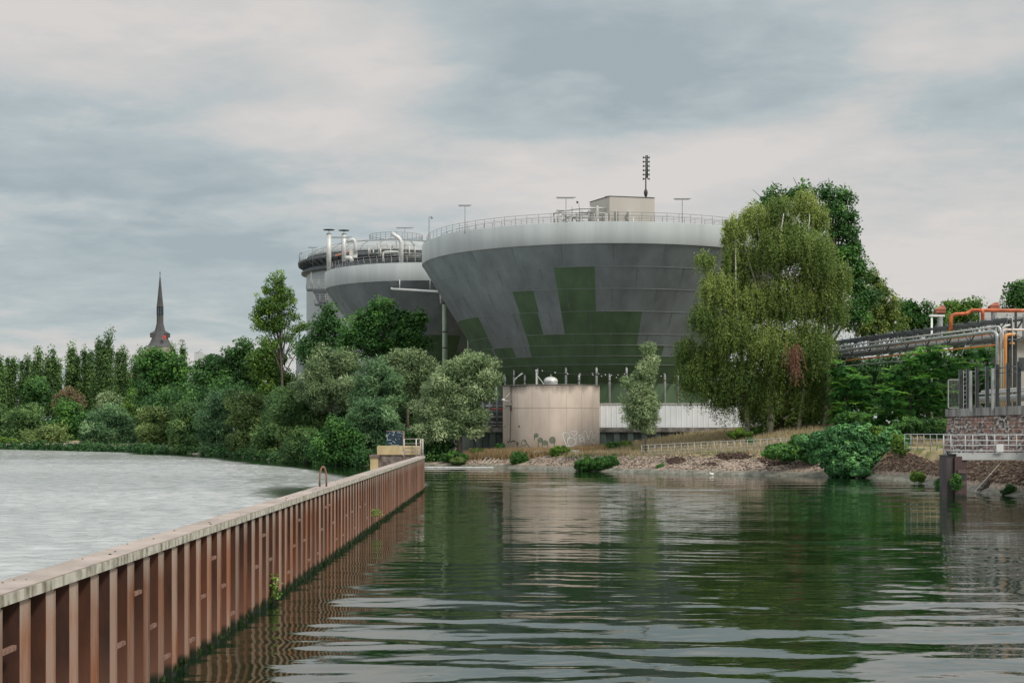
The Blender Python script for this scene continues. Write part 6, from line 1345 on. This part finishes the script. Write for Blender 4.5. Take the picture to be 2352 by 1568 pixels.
bush(2106, 1094, 14, 10, 'fresh', 'yellow green tuft on the stone bank left of the dolphin', Y=131)
bush(2164, 1108, 11, 11, 'mid', 'small plant at the waterline just left of the dolphin', Y=121.5)
bush(2320, 1125, 12, 12, 'deep', 'dark plant at the waterline right of the bank steps', Y=107.3)
bush(2196, 1108, 9, 15, 'mid', 'plant growing on the front of the steel dolphin', Y=104.5, s=.5)
bush(1960, 965, 40, 18, 'mid', 'undergrowth left of the sumac trees', Y=165, s=.8)
bush(2100, 980, 50, 18, 'deep', 'dark undergrowth behind the walkway railing', Y=150, s=.8)
bush(2160, 985, 30, 22, 'deep', 'dark undergrowth against the brick wall corner', Y=148, s=.8)
bush(1045, 1048, 26, 12, 'mid', 'low green growth under the right edge of the largest willow', Y=187)
bush(1055, 1058, 16, 6, 'olive', 'dry tuft at the waterline left of the broken rack', Y=185.5)
# weeds rooted in the pile wall
def wall_weed(x, y0, y1, w, label):
    rng = np.random.default_rng(int(x)); Yq = F*6.83/(CX-x); b = at(x, y1, Yq); h = (y1-y0)/F*Yq; n = 130
    zz = rng.random(n); C = np.stack([b.x+rng.normal(0, w, n), b.y+rng.normal(0, w, n), b.z+zz*h], 1)
    v = leaf_quads(C, unit(rng.normal(size=(n, 3))+np.array([.4, -.6, .6])), rng.normal(size=(n, 3)), np.full(n, .10), np.full(n, .055))-np.array(b)
    t = thing('wall_weed', label, 'plant', b, 'weeds growing out of the pile wall'); link('leaves', np_mesh('leaves', v, np.arange(n*4).reshape(-1, 4), rng.random(n)), LEAF['fresh'], t)
    m = MB(); m.tube([b, b+Vector((.03, 0, h*.9))], .008, 5); m.build('stem', bark, t)
wall_weed(631, 1318, 1375, .07, 'tall thin weed growing from the pile wall near the waterline')
wall_weed(862, 1168, 1185, .14, 'small weed growing from the pile wall further along')
wall_weed(905, 1130, 1172, .05, 'thin weed low on the far part of the pile wall') if False else None

# ------------------------------------------------------------------ grass and rubble (nobody could count them)
rngg = np.random.default_rng(12)
def scatter(n, xr, yr, cond):
    P = np.stack([rngg.uniform(*xr, n), rngg.uniform(*yr, n)], 1); z = terrain(P); d = shore_dist(P); k = cond(P, z, d); return np.column_stack([P[k], z[k]])
noise2 = lambda P, s, o=0: np.sin(P[:, 0]*s+o)*np.cos(P[:, 1]*s*1.3+o*2)+.5*np.sin(P[:, 0]*s*2.7+P[:, 1]*s*1.9+o)
pts = scatter(26000, (-8, 46), (140, 195.9), lambda P, z, d: (d > 5.2) & (P[:, 1] < 195.7) & (P[:, 0] > -9) & (np.hypot(P[:, 0]-PC[0], P[:, 1]-PC[1]) > PR+.15) & (noise2(P, .5) > -1.1))
v, f, t = blade_tufts(rngg, pts, 4, .62, .10, .035)
gl = link('dry_grass', np_mesh('dry_grass', v, f, t), leafmat('straw', (.40, .32, .18), (.56, .47, .31), .25)); struct(gl, 'stuff')
pts = scatter(9000, (-12, 46), (130, 195.9), lambda P, z, d: (d > 4.0) & (P[:, 1] < 195.7) & (np.hypot(P[:, 0]-PC[0], P[:, 1]-PC[1]) > PR+.15) & (noise2(P, .35, 2) > .45))
v, f, t = blade_tufts(rngg, pts, 5, .42, .12, .045)
gl = link('green_grass', np_mesh('green_grass', v, f, t), LEAF['fresh']); struct(gl, 'stuff')
pts = scatter(7000, (-6, 12), (184, 190), lambda P, z, d: (d > 3.2) & (np.hypot(P[:, 0]-PC[0], P[:, 1]-PC[1]) > PR+.1))
v, f, t = blade_tufts(rngg, pts, 4, 1.0, .12, .04)
gl = link('tall_dry_weeds', np_mesh('tall_dry_weeds', v, f, t), leafmat('buff_weed', (.34, .24, .12), (.52, .40, .22), .25)); struct(gl, 'stuff')
def rocks(name, P, size, m_, seed):
    rng = np.random.default_rng(seed); n = len(P)
    base = np.array([[1, 0, 0], [-1, 0, 0], [0, 1, 0], [0, -1, 0], [0, 0, 1], [0, 0, -1], [.6, .6, .55], [-.6, .6, .5], [.6, -.6, .55], [-.6, -.6, .5]], float)
    fs = np.array([[0, 6, 8], [4, 8, 6], [4, 6, 7], [4, 7, 9], [4, 9, 8], [2, 7, 6], [0, 2, 6], [1, 7, 2], [1, 9, 7], [3, 8, 9], [0, 8, 3], [1, 3, 9], [5, 2, 0], [5, 1, 2], [5, 3, 1], [5, 0, 3]])
    V_ = base[None]*rng.uniform(.65, 1.25, (n, 10, 1)); sc_ = size*rng.uniform(.5, 1.5, (n, 1, 1))*np.stack([rng.uniform(.8, 1.5, n), rng.uniform(.8, 1.4, n), rng.uniform(.45, .8, n)], 1)[:, None]
    V_ = V_*sc_; a = rng.uniform(0, 6.28, n); c, s_ = np.cos(a)[:, None], np.sin(a)[:, None]; x = V_[..., 0]*c-V_[..., 1]*s_; y = V_[..., 0]*s_+V_[..., 1]*c; V_ = np.stack([x, y, V_[..., 2]], -1)+P[:, None]
    F_ = (fs[None]+(np.arange(n)*10)[:, None, None]).reshape(-1, 3)
    o = link(name, np_mesh(name, V_.reshape(-1, 3), F_, np.repeat(rng.random(n), 16)), m_); return struct(o, 'stuff')
brown_rock = leafmat('brown_rubble', (.15, .095, .065), (.32, .225, .16), 0., .2); grey_rock = leafmat('pale_rubble', (.19, .145, .11), (.42, .34, .27), 0., .2)
P = scatter(26000, (34, 41.5), (96, 146), lambda P, z, d: (d > 1.3) & (d < 4.2) & (P[:, 0] < 39.8)); rocks('brown_rubble', P, .15, brown_rock, 1)
P = scatter(26000, (-6, 38), (143, 188), lambda P, z, d: (d > 1.2) & (d < 5.6) & (noise2(P, .8, 1) > -.9)); rocks('pale_rubble', P, .12, grey_rock, 2)
dark_rock = leafmat('dark_rubble', (.05, .03, .022), (.13, .085, .06), 0., .2)
P = scatter(20000, (18, 36), (146, 166), lambda P, z, d: (d > 2.2) & (d < 5.8) & (noise2(P, .55, 4) > .55)); P[:, 2] += .05; rocks('dark_rubble', P, .14, dark_rock, 3)
